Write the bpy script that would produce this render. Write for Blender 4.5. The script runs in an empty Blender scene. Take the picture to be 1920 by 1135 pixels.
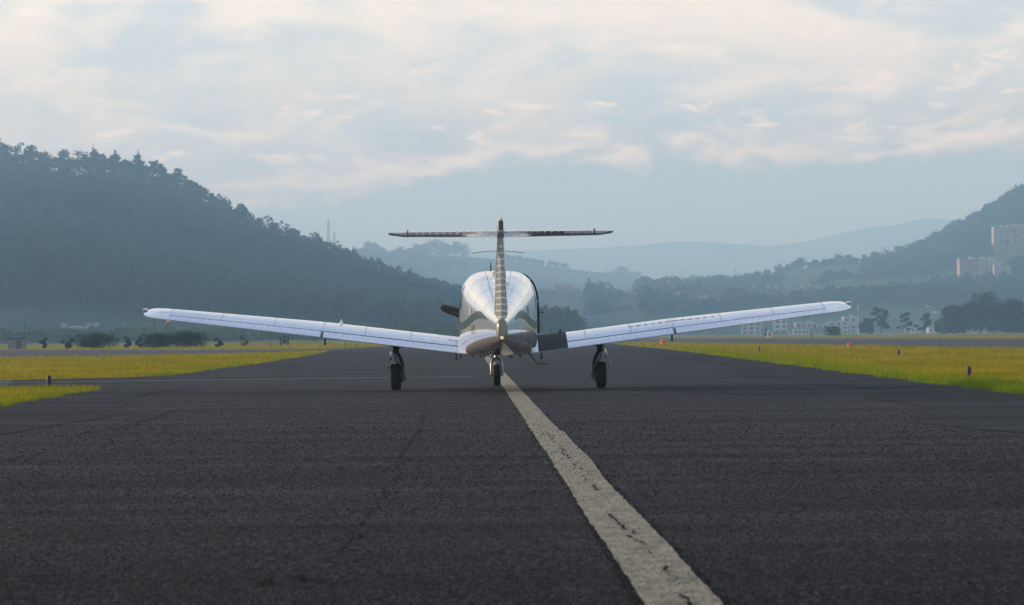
import bpy, math
import numpy as np
from mathutils import Matrix, Vector
rng = np.random.default_rng(7)
R = math.radians
scene = bpy.context.scene
C = scene.collection

# ------------------------------------------------------------------ camera
F_PX, HOR, CAM_H, ROLL = 4800.0, 628.0, 0.84, R(0.6)
PITCH = math.atan((HOR - 567.5) / F_PX)
cF = Vector((0, math.cos(PITCH), math.sin(PITCH)))
R0 = Vector((1, 0, 0)); U0 = Vector((0, -math.sin(PITCH), math.cos(PITCH)))
cR = math.cos(ROLL) * R0 - math.sin(ROLL) * U0
cU = math.sin(ROLL) * R0 + math.cos(ROLL) * U0
cam_d = bpy.data.cameras.new('camera')
cam_d.sensor_width = 36; cam_d.lens = F_PX * 36 / 1920
cam_d.clip_start = 0.1; cam_d.clip_end = 60000
cam_d.dof.use_dof = True; cam_d.dof.focus_distance = 36.5; cam_d.dof.aperture_fstop = 8
cam = bpy.data.objects.new('camera', cam_d); C.objects.link(cam)
cam.matrix_world = Matrix(((cR.x, cU.x, -cF.x, 0), (cR.y, cU.y, -cF.y, 0), (cR.z, cU.z, -cF.z, CAM_H), (0, 0, 0, 1)))
scene.camera = cam

# ------------------------------------------------------------------ light
SUN_AZ, SUN_EL = R(72), R(12.5)          # azimuth to the left of the viewing direction
sun_dir = Vector((-math.sin(SUN_AZ) * math.cos(SUN_EL), math.cos(SUN_AZ) * math.cos(SUN_EL), math.sin(SUN_EL)))
sl = bpy.data.lights.new('sun', 'SUN'); sl.energy = 5.0; sl.angle = R(0.6); sl.color = (1.0, 0.85, 0.66)
so = bpy.data.objects.new('sun', sl); C.objects.link(so)
so.rotation_euler = sun_dir.to_track_quat('Z', 'Y').to_euler()

world = bpy.data.worlds.new('World'); scene.world = world; world.use_nodes = True
nt = world.node_tree; nt.nodes.clear()
def N(t, **kw):
    n = nt.nodes.new(t)
    for k, v in kw.items(): setattr(n, k, v)
    return n
def setin(n, i, v):
    if hasattr(v, 'is_linked') or isinstance(v, bpy.types.NodeSocket): nt.links.new(v, n.inputs[i])
    else: n.inputs[i].default_value = v
def M(op, a, b=0.0, c=None, clamp=False):
    n = N('ShaderNodeMath', operation=op); n.use_clamp = clamp
    setin(n, 0, a); setin(n, 1, b)
    if c is not None: setin(n, 2, c)
    return n.outputs[0]
def MIX(f, a, b):
    n = N('ShaderNodeMix', data_type='RGBA'); setin(n, 0, f)
    setin(n, 6, a); setin(n, 7, b); return n.outputs[2]
def SMOOTH(v, lo, hi):
    n = N('ShaderNodeMapRange', interpolation_type='SMOOTHSTEP'); setin(n, 0, v); setin(n, 1, lo); setin(n, 2, hi); return n.outputs[0]
sky = N('ShaderNodeTexSky', sky_type='NISHITA'); sky.sun_disc = False
sky.sun_elevation = SUN_EL; sky.sun_rotation = -SUN_AZ; sky.dust_density = 2.0; sky.air_density = 1.0
tc = N('ShaderNodeTexCoord'); sep = N('ShaderNodeSeparateXYZ'); nt.links.new(tc.outputs['Generated'], sep.inputs[0])
az = M('ARCTAN2', sep.outputs[0], sep.outputs[1])
el = M('ARCSINE', sep.outputs[2])
azd = M('MULTIPLY', az, 57.2958); eld = M('MULTIPLY', el, 57.2958)
def cloud_noise(dx, dy, sx, sy, det, rough, seed, dist=0.3):
    cb = N('ShaderNodeCombineXYZ')
    setin(cb, 0, M('MULTIPLY', M('ADD', azd, dx), sx)); setin(cb, 1, M('MULTIPLY', M('ADD', eld, dy), sy)); setin(cb, 2, seed)
    n = N('ShaderNodeTexNoise'); setin(n, 'Scale', 1.0); setin(n, 'Detail', det); setin(n, 'Roughness', rough); setin(n, 'Distortion', dist)
    nt.links.new(cb.outputs[0], n.inputs['Vector']); return n.outputs[0]
# lower edge of the cloud deck, degrees of elevation against azimuth
ramp = N('ShaderNodeFloatCurve'); cv = ramp.mapping.curves[0]
edge = [(-30, 3.6), (-11, 3.3), (-6.4, 3.05), (-4.2, 3.25), (-1.5, 3.75), (0.5, 3.95), (3.8, 3.95), (6.4, 3.9), (8.2, 4.0), (9.8, 4.1), (11.5, 4.1), (30, 4.0)]
cv.points[0].location = ((edge[0][0] + 30) / 60, edge[0][1] / 10); cv.points[-1].location = (1, edge[-1][1] / 10)
for a_, e_ in edge[1:-1]: cv.points.new((a_ + 30) / 60, e_ / 10)
ramp.mapping.update()
setin(ramp, 1, M('MULTIPLY_ADD', azd, 1 / 60, 0.5, clamp=True))
cedge = M('MULTIPLY', ramp.outputs[0], 10.0)
wob = cloud_noise(0, 0, 0.9, 1.6, 5, 0.55, 3.0)
above = M('SUBTRACT', eld, M('ADD', cedge, M('MULTIPLY', M('SUBTRACT', wob, 0.5), 1.5)))
veil = SMOOTH(above, -0.6, 1.5)
puff = cloud_noise(0, 0, 0.40, 1.0, 8, 0.55, 5.0, 0.6)
puff_up = cloud_noise(-0.14, 0.20, 0.40, 1.0, 8, 0.55, 5.0, 0.6)
relief = M('MULTIPLY', M('SUBTRACT', puff, puff_up), 4.0)
bank = M('MULTIPLY', SMOOTH(above, -0.40, 0.12), SMOOTH(above, 0.85, 0.15))
bank = M('MULTIPLY', bank, SMOOTH(puff, 0.36, 0.56))
scatter = M('MULTIPLY', SMOOTH(puff, 0.46, 0.66), SMOOTH(above, -0.1, 0.5))
small = cloud_noise(0, 0, 0.80, 1.9, 7, 0.55, 14.0, 0.4)
small_up = cloud_noise(-0.08, 0.11, 0.80, 1.9, 7, 0.55, 14.0, 0.4)
cumulus = M('MULTIPLY', M('MULTIPLY', SMOOTH(small, 0.53, 0.66), SMOOTH(above, -0.05, 0.3)), SMOOTH(above, 3.4, 1.6))
relief = M('ADD', relief, M('MULTIPLY', M('MULTIPLY', M('SUBTRACT', small, small_up), 3.0), cumulus))
mask = M('MAXIMUM', M('MAXIMUM', M('MULTIPLY', bank, 0.85), M('MULTIPLY', scatter, 0.45)), M('MULTIPLY', cumulus, 0.8), clamp=True)
bright = M('MULTIPLY_ADD', relief, 0.5, 0.62, clamp=True)
cl_col = MIX(bright, (0.74, 0.80, 0.85, 1), (1.85, 1.58, 1.30, 1))
# hazy air below the deck, thin bright veil above it
low = MIX(SMOOTH(eld, 0.0, 4.0), (0.52, 0.60, 0.66, 1), (0.58, 0.65, 0.70, 1))
hi = MIX(SMOOTH(eld, 3.0, 9.0), (0.93, 0.92, 0.89, 1), (1.55, 1.42, 1.17, 1))
hi = MIX(SMOOTH(eld, 8.0, 27.0), hi, (0.09, 0.21, 0.62, 1))
hi = MIX(SMOOTH(cloud_noise(0, 0, 0.22, 0.5, 3, 0.5, 21.0), 0.38, 0.62), hi, MIX(0.75, hi, (0.70, 0.86, 1.0, 1)))
air = MIX(veil, low, hi)
air = MIX(mask, air, cl_col)
nish = N('ShaderNodeVectorMath', operation='SCALE'); nt.links.new(sky.outputs[0], nish.inputs[0]); nish.inputs['Scale'].default_value = 0.10
final = MIX(0.88, nish.outputs[0], air)
bg = N('ShaderNodeBackground'); nt.links.new(final, bg.inputs[0]); bg.inputs[1].default_value = 1.0
wo = N('ShaderNodeOutputWorld'); nt.links.new(bg.outputs[0], wo.inputs[0])

vs = scene.view_settings
vs.view_transform = 'Standard'; vs.look = 'None'; vs.gamma = 1.0; vs.exposure = 0.0; vs.use_curve_mapping = False
scene.cycles.use_denoising = True
scene.cycles.max_bounces = 6; scene.cycles.volume_bounces = 4
scene.cycles.transparent_max_bounces = 6

# ------------------------------------------------------------------ helpers
def ray(x, y):
    return cF + cR * ((x - 960) / F_PX) + cU * ((567.5 - y) / F_PX)
def at(x, y, D):
    """world point seen at photo pixel (x, y), D metres ahead"""
    d = ray(x, y); return Vector((0, 0, CAM_H)) + d * (D / d.y)
def ground_at(x, y):
    d = ray(x, y); t = -CAM_H / d.z; return Vector((d.x * t, d.y * t, 0))
def gx(x, D):                                   # ground point on column x at distance D
    p = at(x, HOR, D); return Vector((p.x, D, 0))

def mesh_np(name, v, f, smooth=False):
    """v (n,3); f (m,3) or (m,4) int array, or list of lists"""
    me = bpy.data.meshes.new(name)
    if isinstance(f, np.ndarray):
        k = f.shape[1]; v = np.asarray(v, dtype=np.float32)
        me.vertices.add(len(v)); me.vertices.foreach_set('co', v.ravel())
        me.loops.add(f.size); me.loops.foreach_set('vertex_index', f.astype(np.int32).ravel())
        me.polygons.add(len(f)); me.polygons.foreach_set('loop_start', np.arange(len(f), dtype=np.int32) * k)
        me.update(calc_edges=True)
    else:
        me.from_pydata([tuple(map(float, p)) for p in v], [], [tuple(int(i) for i in q) for q in f]); me.update()
    if smooth: me.polygons.foreach_set('use_smooth', np.ones(len(me.polygons), dtype=bool))
    return me

class MB:
    def __init__(s): s.v = []; s.f = []
    def add(s, v, f):
        o = len(s.v); s.v += [tuple(p) for p in v]; s.f += [[i + o for i in q] for q in f]; return s
    def box(s, c, d, rot=None):
        x, y, z = (q / 2 for q in d); pts = [Vector((i * x, j * y, k * z)) for i in (-1, 1) for j in (-1, 1) for k in (-1, 1)]
        if rot is not None: pts = [rot @ p for p in pts]
        return s.add([p + Vector(c) for p in pts], [(0, 1, 3, 2), (4, 6, 7, 5), (0, 4, 5, 1), (2, 3, 7, 6), (0, 2, 6, 4), (1, 5, 7, 3)])
    def tube(s, pts, rads, n=10, cap=True):
        pts = [Vector(p) for p in pts]
        if not hasattr(rads, '__len__'): rads = [rads] * len(pts)
        rings = []; up = None
        for i, p in enumerate(pts):
            t = (pts[min(i + 1, len(pts) - 1)] - pts[max(i - 1, 0)]).normalized()
            if up is None: up = Vector((0, 0, 1)) if abs(t.z) < 0.9 else Vector((1, 0, 0))
            a = t.cross(up).normalized(); b = a.cross(t).normalized(); up = b
            rings.append([p + (a * math.cos(q) + b * math.sin(q)) * rads[i] for q in np.linspace(0, 2 * math.pi, n, endpoint=False)])
        return s.loft(rings, cap)
    def loft(s, rings, cap=True, closed=True):
        n = len(rings[0]); v = [p for r in rings for p in r]; f = []
        for i in range(len(rings) - 1):
            for j in range(n if closed else n - 1):
                k = (j + 1) % n; f.append((i * n + j, i * n + k, (i + 1) * n + k, (i + 1) * n + j))
        if cap: f.append(tuple(range(n))[::-1]); f.append(tuple((len(rings) - 1) * n + j for j in range(n)))
        return s.add(v, f)
    def lathe(s, prof, c, axis='X', n=28):
        """prof: (along axis, radius) list"""
        rings = []
        for a, r in prof:
            ring = []
            for q in np.linspace(0, 2 * math.pi, n, endpoint=False):
                u, w = r * math.cos(q), r * math.sin(q)
                ring.append({'X': (c[0] + a, c[1] + u, c[2] + w), 'Y': (c[0] + u, c[1] + a, c[2] + w), 'Z': (c[0] + u, c[1] + w, c[2] + a)}[axis])
            rings.append(ring)
        return s.loft(rings)
    def build(s, name, mat, parent=None, smooth=False, bevel=0):
        me = mesh_np(name, s.v, s.f, smooth)
        if smooth:
            try: me.set_sharp_from_angle(angle=R(38))
            except Exception: pass
        return link(name, me, mat, parent)
def link(name, me, mat, parent=None):
    o = bpy.data.objects.new(name, me); C.objects.link(o)
    if mat is not None and not me.materials: me.materials.append(mat)
    if parent is not None: o.parent = parent
    return o
def fix_normals(o):
    import bmesh
    bm = bmesh.new(); bm.from_mesh(o.data); bmesh.ops.recalc_face_normals(bm, faces=bm.faces); bm.to_mesh(o.data); bm.free(); return o
def empty(name, loc=(0, 0, 0), rz=0):
    o = bpy.data.objects.new(name, None); C.objects.link(o); o.location = loc; o.rotation_euler.z = rz; o.empty_display_size = 0.3; return o
def tag(o, label, cat, group=None, kind=None):
    o['label'] = label; o['category'] = cat
    if group: o['group'] = group
    if kind: o['kind'] = kind
    return o
def struct(o): o['kind'] = 'structure'; return o

# ------------------------------------------------------------------ materials
MATS = {}
def mat(name, col, rough=0.6, metal=0.0, spec=0.5, coat=0.0, emit=None, noise=None, bump=None):
    """noise=(scale, other colour, detail); bump=(scale, strength, distance)"""
    m = bpy.data.materials.new(name); m.use_nodes = True; t = m.node_tree; b = t.nodes['Principled BSDF']
    b.inputs['Base Color'].default_value = (*col, 1); b.inputs['Roughness'].default_value = rough; b.inputs['Metallic'].default_value = metal
    b.inputs['Specular IOR Level'].default_value = spec; b.inputs['Coat Weight'].default_value = coat; b.inputs['Coat Roughness'].default_value = 0.04
    if emit: b.inputs['Emission Color'].default_value = (*emit[0], 1); b.inputs['Emission Strength'].default_value = emit[1]
    if noise or bump: g = t.nodes.new('ShaderNodeTexCoord')
    if noise:
        n = t.nodes.new('ShaderNodeTexNoise'); n.inputs['Scale'].default_value = noise[0]; n.inputs['Detail'].default_value = noise[2] if len(noise) > 2 else 4
        r = t.nodes.new('ShaderNodeValToRGB'); r.color_ramp.elements[0].position = 0.35; r.color_ramp.elements[1].position = 0.68
        r.color_ramp.elements[0].color = (*col, 1); r.color_ramp.elements[1].color = (*noise[1], 1)
        t.links.new(g.outputs['Object'], n.inputs['Vector']); t.links.new(n.outputs[0], r.inputs[0]); t.links.new(r.outputs[0], b.inputs['Base Color'])
    if bump:
        n2 = t.nodes.new('ShaderNodeTexNoise'); n2.inputs['Scale'].default_value = bump[0]; n2.inputs['Detail'].default_value = 3
        bp = t.nodes.new('ShaderNodeBump'); bp.inputs['Strength'].default_value = bump[1]; bp.inputs['Distance'].default_value = bump[2]
        t.links.new(g.outputs['Object'], n2.inputs['Vector']); t.links.new(n2.outputs[0], bp.inputs['Height']); t.links.new(bp.outputs[0], b.inputs['Normal'])
    MATS[name] = m; return m

def leaf_mat(name, c1, c2, scale, trans=0.35):
    m = bpy.data.materials.new(name); m.use_nodes = True; t = m.node_tree; t.nodes.clear()
    g = t.nodes.new('ShaderNodeNewGeometry'); n = t.nodes.new('ShaderNodeTexNoise'); n.inputs['Scale'].default_value = scale; n.inputs['Detail'].default_value = 4
    r = t.nodes.new('ShaderNodeValToRGB'); r.color_ramp.elements[0].position = 0.33; r.color_ramp.elements[1].position = 0.67
    r.color_ramp.elements[0].color = (*c1, 1); r.color_ramp.elements[1].color = (*c2, 1)
    t.links.new(g.outputs['Position'], n.inputs['Vector']); t.links.new(n.outputs[0], r.inputs[0])
    d = t.nodes.new('ShaderNodeBsdfDiffuse'); tr = t.nodes.new('ShaderNodeBsdfTranslucent'); mx = t.nodes.new('ShaderNodeMixShader'); mx.inputs[0].default_value = trans
    t.links.new(r.outputs[0], d.inputs[0]); t.links.new(r.outputs[0], tr.inputs[0]); t.links.new(d.outputs[0], mx.inputs[1]); t.links.new(tr.outputs[0], mx.inputs[2])
    o = t.nodes.new('ShaderNodeOutputMaterial'); t.links.new(mx.outputs[0], o.inputs[0]); return m

def asphalt(name, base, dark, light):
    m = bpy.data.materials.new(name); m.use_nodes = True; t = m.node_tree; b = t.nodes['Principled BSDF']
    g = t.nodes.new('ShaderNodeNewGeometry')
    def noise(s, det, rough=0.6, mp=None):
        n = t.nodes.new('ShaderNodeTexNoise'); n.inputs['Scale'].default_value = s; n.inputs['Detail'].default_value = det; n.inputs['Roughness'].default_value = rough
        if mp:
            k = t.nodes.new('ShaderNodeMapping'); k.inputs['Scale'].default_value = mp; t.links.new(g.outputs['Position'], k.inputs[0]); t.links.new(k.outputs[0], n.inputs['Vector'])
        else: t.links.new(g.outputs['Position'], n.inputs['Vector'])
        return n.outputs[0]
    def rampn(v, a, c, p0, p1):
        r = t.nodes.new('ShaderNodeValToRGB'); r.color_ramp.elements[0].position = p0; r.color_ramp.elements[1].position = p1
        r.color_ramp.elements[0].color = (*a, 1); r.color_ramp.elements[1].color = (*c, 1); t.links.new(v, r.inputs[0]); return r.outputs[0]
    def mixc(f, a, c, mode='MIX'):
        k = t.nodes.new('ShaderNodeMix'); k.data_type = 'RGBA'; k.blend_type = mode
        for i, v in ((0, f), (6, a), (7, c)):
            if isinstance(v, bpy.types.NodeSocket): t.links.new(v, k.inputs[i])
            else: k.inputs[i].default_value = v
        return k.outputs[2]
    stone = noise(30, 4, 0.75, (1, 0.35, 1)); patch = noise(0.5, 7, 0.65); streak = noise(1.0, 5, 0.6, (0.10, 1.4, 1)); speck = noise(140, 1)
    c = rampn(stone, dark, light, 0.42, 0.60)
    c = mixc(0.75, c, rampn(patch, (0.40, 0.39, 0.39), (1.5, 1.48, 1.45), 0.32, 0.68), 'MULTIPLY')
    c = mixc(0.6, c, rampn(streak, (0.5, 0.5, 0.5), (1.45, 1.45, 1.45), 0.36, 0.64), 'MULTIPLY')
    c = mixc(rampn(speck, (0, 0, 0), (1, 1, 1), 0.73, 0.77), c, (0.22, 0.21, 0.20, 1))
    t.links.new(c, b.inputs['Base Color'])
    b.inputs['Specular IOR Level'].default_value = 0.17
    t.links.new(rampn(streak, (0.66,) * 3, (0.96,) * 3, 0.34, 0.66), b.inputs['Roughness'])
    bp = t.nodes.new('ShaderNodeBump'); bp.inputs['Strength'].default_value = 1.0; bp.inputs['Distance'].default_value = 0.02
    t.links.new(stone, bp.inputs['Height']); bp2 = t.nodes.new('ShaderNodeBump'); bp2.inputs['Strength'].default_value = 0.5; bp2.inputs['Distance'].default_value = 0.03
    t.links.new(noise(3.0, 4), bp2.inputs['Height']); t.links.new(bp2.outputs[0], bp.inputs['Normal']); t.links.new(bp.outputs[0], b.inputs['Normal'])
    return m

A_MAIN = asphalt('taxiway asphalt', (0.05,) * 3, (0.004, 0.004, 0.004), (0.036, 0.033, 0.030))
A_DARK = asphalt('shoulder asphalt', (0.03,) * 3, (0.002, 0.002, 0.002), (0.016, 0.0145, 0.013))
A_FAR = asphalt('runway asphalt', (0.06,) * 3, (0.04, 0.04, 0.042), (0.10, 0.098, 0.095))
GRASSGROUND = mat('grass ground', (0.12, 0.13, 0.012), 0.95, spec=0.05, noise=(0.28, (0.24, 0.19, 0.03), 6))
GRASS = leaf_mat('grass blades', (0.18, 0.21, 0.008), (0.45, 0.33, 0.035), 0.28, 0.45)
GRASS_G = leaf_mat('fresh grass blades', (0.13, 0.25, 0.012), (0.28, 0.33, 0.018), 0.8, 0.45)
LEAF_DARK = leaf_mat('dark foliage', (0.020, 0.032, 0.012), (0.045, 0.060, 0.020), 0.6, 0.2)
LEAF_MID = leaf_mat('mid foliage', (0.035, 0.055, 0.015), (0.085, 0.095, 0.028), 0.25, 0.3)
LEAF_PINE = leaf_mat('ridge foliage', (0.011, 0.020, 0.010), (0.040, 0.052, 0.019), 0.06, 0.15)
LEAF_RED = leaf_mat('red foliage', (0.16, 0.035, 0.012), (0.24, 0.10, 0.03), 3.0, 0.3)
BARK = mat('bark', (0.05, 0.038, 0.028), 0.9, noise=(6, (0.09, 0.07, 0.05)))
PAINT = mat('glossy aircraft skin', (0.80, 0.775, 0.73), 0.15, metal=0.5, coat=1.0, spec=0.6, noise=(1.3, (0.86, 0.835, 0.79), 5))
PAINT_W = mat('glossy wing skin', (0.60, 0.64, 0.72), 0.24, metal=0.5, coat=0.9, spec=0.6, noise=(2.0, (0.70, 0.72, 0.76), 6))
PAINT_G = mat('grey tail paint', (0.24, 0.225, 0.19), 0.4, coat=0.4, noise=(5, (0.30, 0.28, 0.235)))
STAB = mat('stabilator paint', (0.50, 0.46, 0.43), 0.25, coat=0.8, noise=(4, (0.60, 0.56, 0.52)))
BEAD = mat('rib highlight white', (0.82, 0.82, 0.82), 0.25, coat=0.8)  # tail ribs whitened: the highlights they catch are put into the colour
GREEN = mat('dark green stripe', (0.008, 0.030, 0.038), 0.35, spec=0.3, coat=0.15)
GLASS = mat('dark cabin glass', (0.012, 0.015, 0.018), 0.05, coat=1.0)
SEAM = mat('panel seam', (0.30, 0.31, 0.33), 0.5, metal=0.4)
GAP = mat('hinge gap', (0.02, 0.02, 0.022), 0.8)
RUBBER = mat('tyre rubber', (0.014, 0.013, 0.013), 0.85, noise=(9, (0.026, 0.024, 0.022)), bump=(60, 0.3, 0.004))
STEEL = mat('gear steel', (0.42, 0.41, 0.39), 0.35, metal=0.9, noise=(14, (0.22, 0.20, 0.18)))
GEARDK = mat('greasy gear metal', (0.05, 0.048, 0.045), 0.5, metal=0.4, noise=(20, (0.12, 0.11, 0.10)))
WALK = mat('anti slip walkway', (0.022, 0.024, 0.024), 0.85, noise=(12, (0.035, 0.037, 0.037)), bump=(180, 0.5, 0.003))
BLACK = mat('black rubber trim', (0.012, 0.012, 0.013), 0.5)
LAMP = mat('lit tail lamp', (0.9, 0.8, 0.6), 0.1, emit=((1.0, 0.72, 0.38), 0.35))
LENS = mat('clear lens', (0.75, 0.75, 0.72), 0.08, coat=1.0)
BLUE = mat('dark blue lens', (0.008, 0.009, 0.03), 0.5)
ORANGE = mat('orange plastic', (0.75, 0.14, 0.02), 0.5)
REDP = mat('weathered red paint', (0.45, 0.06, 0.03), 0.6)
WHITEP = mat('weathered white paint', (0.75, 0.74, 0.70), 0.6, noise=(3, (0.62, 0.60, 0.56)))
CONC = mat('grey concrete', (0.16, 0.155, 0.15), 0.9, noise=(4, (0.24, 0.23, 0.22)))
DARKM = mat('dark painted metal', (0.02, 0.022, 0.024), 0.55)

# ------------------------------------------------------------------ ground and pavements
ground = struct(link('ground', mesh_np('ground', [(-16000, -300, -0.03), (16000, -300, -0.03), (16000, 15000, -0.03), (-16000, 15000, -0.03)], [(0, 1, 2, 3)]), GRASSGROUND))
def jitter_line(pts, step=0.5, amp=0.12, seed=0):
    r_ = np.random.default_rng(seed); out = []; ph = r_.uniform(0, 6, 6)
    for (x0, y0), (x1, y1) in zip(pts[:-1], pts[1:]):
        L = math.hypot(x1 - x0, y1 - y0); n = max(1, min(400, int(L / step)))
        for i in range(n):
            t = i / n; d = L * t + y0
            o = amp * (0.5 * math.sin(d * 1.3 + ph[0]) + 0.35 * math.sin(d * 3.1 + ph[1]) + 0.3 * math.sin(d * 0.45 + ph[2])) + r_.normal(0, amp * 0.3)
            out.append((x0 + (x1 - x0) * t + o, y0 + (y1 - y0) * t + o * 0.4))
    out.append(pts[-1]); return out
POLYS = []
def sheet(name, poly, z, m, parent=None, keep=True):
    me = mesh_np(name, [(x, y, z) for x, y in poly], [list(range(len(poly)))])
    if me.polygons[0].normal.z < 0: me.flip_normals()
    if keep: POLYS.append(np.array(poly))
    return link(name, me, m, parent)
left_edge = [(-6.4, -60), (-6.5, 32.5), (-7.1, 44.2), (-9.0, 45.4)]
left_edge2 = [(-10.5, 54.0), (-8.4, 56), (-7.8, 58.5), (-8.2, 82), (-9.4, 120), (-11.2, 159), (-11.0, 200)]
right_edge = [(6.4, -60), (6.6, 33), (7.0, 60), (7.5, 90), (8.0, 125), (8.4, 212), (9.0, 262)]
L1 = jitter_line(left_edge, 0.5, 0.10, 1); L2 = jitter_line(left_edge2, 0.7, 0.14, 2); RR = jitter_line(right_edge, 0.5, 0.12, 3)
taxiway = struct(sheet('taxiway', L1 + L2 + [(-8, 262)] + RR[::-1], 0.0, A_MAIN))
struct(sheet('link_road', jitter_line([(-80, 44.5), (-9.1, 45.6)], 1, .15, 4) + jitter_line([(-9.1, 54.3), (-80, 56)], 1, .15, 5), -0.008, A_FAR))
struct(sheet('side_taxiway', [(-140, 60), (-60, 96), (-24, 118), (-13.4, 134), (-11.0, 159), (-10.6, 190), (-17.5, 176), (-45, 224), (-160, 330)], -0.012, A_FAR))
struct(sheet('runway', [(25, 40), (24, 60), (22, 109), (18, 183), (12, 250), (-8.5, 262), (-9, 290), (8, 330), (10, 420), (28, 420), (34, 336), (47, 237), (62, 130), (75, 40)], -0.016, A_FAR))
struct(sheet('gravel_strip', jitter_line([(10.2, 108), (15, 71), (26, 42)], 2, .3, 6) + jitter_line([(27, 46), (15.4, 77), (10.4, 114)], 2, .3, 7), -0.018, mat('gravel', (0.13, 0.12, 0.10), 0.95, noise=(3, (0.20, 0.18, 0.15)))))
# darker worn shoulders
def offs(edge, dx0, dx1): return [(x + (dx0 if i % 2 else dx1), y) for i, (x, y) in enumerate(edge)]
sh = [(x - 0.25, y) for x, y in RR if 8 < y < 150]
inner = [(x - 1.9 + 0.5 * math.sin(y * 0.21) + 0.25 * math.sin(y * 0.73), y) for x, y in sh]
sheet('worn_shoulder', sh + inner[::-1], 0.004, A_DARK, taxiway, False)
sh = [(x + 0.2, y) for x, y in L1 if 8 < y < 43]
inner = [(x + 1.5 + 0.4 * math.sin(y * 0.3), y) for x, y in sh]
sheet('worn_shoulder', sh + inner[::-1], 0.004, A_DARK, taxiway, False)

# centre line
def worn_paint(name, col, lo, hi):
    m = mat(name, col, 0.8, spec=0.2); t = m.node_tree; b = t.nodes['Principled BSDF']
    g = t.nodes.new('ShaderNodeNewGeometry'); n = t.nodes.new('ShaderNodeTexNoise'); n.inputs['Scale'].default_value = 9; n.inputs['Detail'].default_value = 8; n.inputs['Roughness'].default_value = 0.75
    n2 = t.nodes.new('ShaderNodeTexNoise'); n2.inputs['Scale'].default_value = 60; n2.inputs['Detail'].default_value = 2
    r = t.nodes.new('ShaderNodeValToRGB'); r.color_ramp.elements[0].position = lo; r.color_ramp.elements[1].position = hi
    r.color_ramp.elements[0].color = (0.05, 0.05, 0.048, 1); r.color_ramp.elements[1].color = (*col, 1)
    a = t.nodes.new('ShaderNodeMath'); a.operation = 'MULTIPLY_ADD'; a.inputs[1].default_value = 0.35; 
    t.links.new(g.outputs['Position'], n.inputs['Vector']); t.links.new(g.outputs['Position'], n2.inputs['Vector'])
    t.links.new(n2.outputs[0], a.inputs[0]); t.links.new(n.outputs[0], a.inputs[2]); t.links.new(a.outputs[0], r.inputs[0]); t.links.new(r.outputs[0], b.inputs['Base Color'])
    bp = t.nodes.new('ShaderNodeBump'); bp.inputs['Strength'].default_value = 0.6; bp.inputs['Distance'].default_value = 0.004; t.links.new(n2.outputs[0], bp.inputs['Height']); t.links.new(bp.outputs[0], b.inputs['Normal'])
    return m
LINEP = worn_paint('worn line paint', (0.40, 0.345, 0.22), 0.42, 0.84)
LINEW = worn_paint('thin white line paint', (0.30, 0.29, 0.27), 0.45, 0.75)
cx = lambda y: 0.655 - 0.0168 * y
ys = np.arange(4.0, 100, 0.12)
jl = np.cumsum(rng.normal(0, 0.003, len(ys))); jl = jl - np.linspace(0, jl[-1], len(ys))
wl = [0.122 + 0.003 * math.sin(y * 1.7) + 0.003 * math.sin(y * 0.6 + 1) + rng.normal(0, 0.003) for y in ys]
wr = [0.122 + 0.003 * math.sin(y * 1.1 + 2) + rng.normal(0, 0.003) + 0.022 * max(0, min(1, (22.5 - y) / .6)) * max(0, min(1, (y - 15) / 2)) for y in ys]
# the line bends slightly left beyond the nose wheel
bend = lambda y: -0.00009 * max(0, y - 36) ** 2 * 0
lp = [(cx(y) + bend(y) - a, y) for y, a in zip(ys, wl)] + [(cx(y) + bend(y) + a, y) for y, a in zip(ys, wr)][::-1]
sheet('centre_line', lp, 0.005, LINEP, taxiway, False)
sheet('hold_line', jitter_line([(-40, 48.0), (-9, 50.2), (-0.75, 51.6)], 0.5, 0.03, 11) + jitter_line([(-0.75, 51.95), (-9, 50.55), (-40, 48.4)], 0.5, 0.03, 12), 0.006, LINEW, taxiway, False)
sheet('edge_line', [(-110, 74), (-24, 119.5), (-13.6, 135.2), (-13.4, 136.6), (-24, 121.2), (-110, 76.5)], -0.004, LINEW, taxiway, False)
# cracks: ragged strips of broken dark tar
CRACK = mat('tar crack', (0.003, 0.003, 0.003), 0.95, spec=0.05)
def crack(pts, w, gap, seed, z=0.0105):
    r_ = np.random.default_rng(seed); b = MB()
    for (x0, y0), (x1, y1) in zip(pts[:-1], pts[1:]):
        L = math.hypot(x1 - x0, y1 - y0); n = int(L / 0.09); prev = None
        for i in range(n):
            t = i / n; p = (x0 + (x1 - x0) * t + r_.normal(0, w * 0.9), y0 + (y1 - y0) * t + r_.normal(0, 0.03))
            if prev is not None and r_.random() > gap:
                h = w * r_.uniform(0.2, 0.7); b.add([(prev[0] - h, prev[1], z), (prev[0] + h, prev[1], z), (p[0] + h * .8, p[1], z), (p[0] - h * .8, p[1], z)], [(0, 1, 2, 3)])
            prev = p
    return b.build('crack', CRACK, taxiway)
G = lambda x, y: tuple(ground_at(x, y)[:2])
crack([G(775, 738), G(800, 758), G(790, 800), G(755, 850), G(740, 900), G(700, 960), G(640, 1040)], 0.015, 0.38, 1)
crack([(cx(22), 22), (cx(17), 17), (cx(13.5) + .02, 13.5)], 0.011, 0.5, 2)
crack([(cx(12) - .02, 12), (cx(10) + .03, 10), (cx(8.2) + .02, 8.2), (cx(6.5), 6.5)], 0.013, 0.55, 3)
crack([G(150, 815), G(240, 800), G(290, 783), G(335, 768)], 0.03, 0.3, 4)
crack([G(0, 868), G(60, 855), G(95, 850)], 0.03, 0.4, 5)
crack([G(1430, 890), G(1560, 893), G(1640, 905)], 0.02, 0.4, 6)
crack([G(480, 1100), G(530, 1085), G(560, 1090), G(590, 1075)], 0.03, 0.25, 7)

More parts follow.
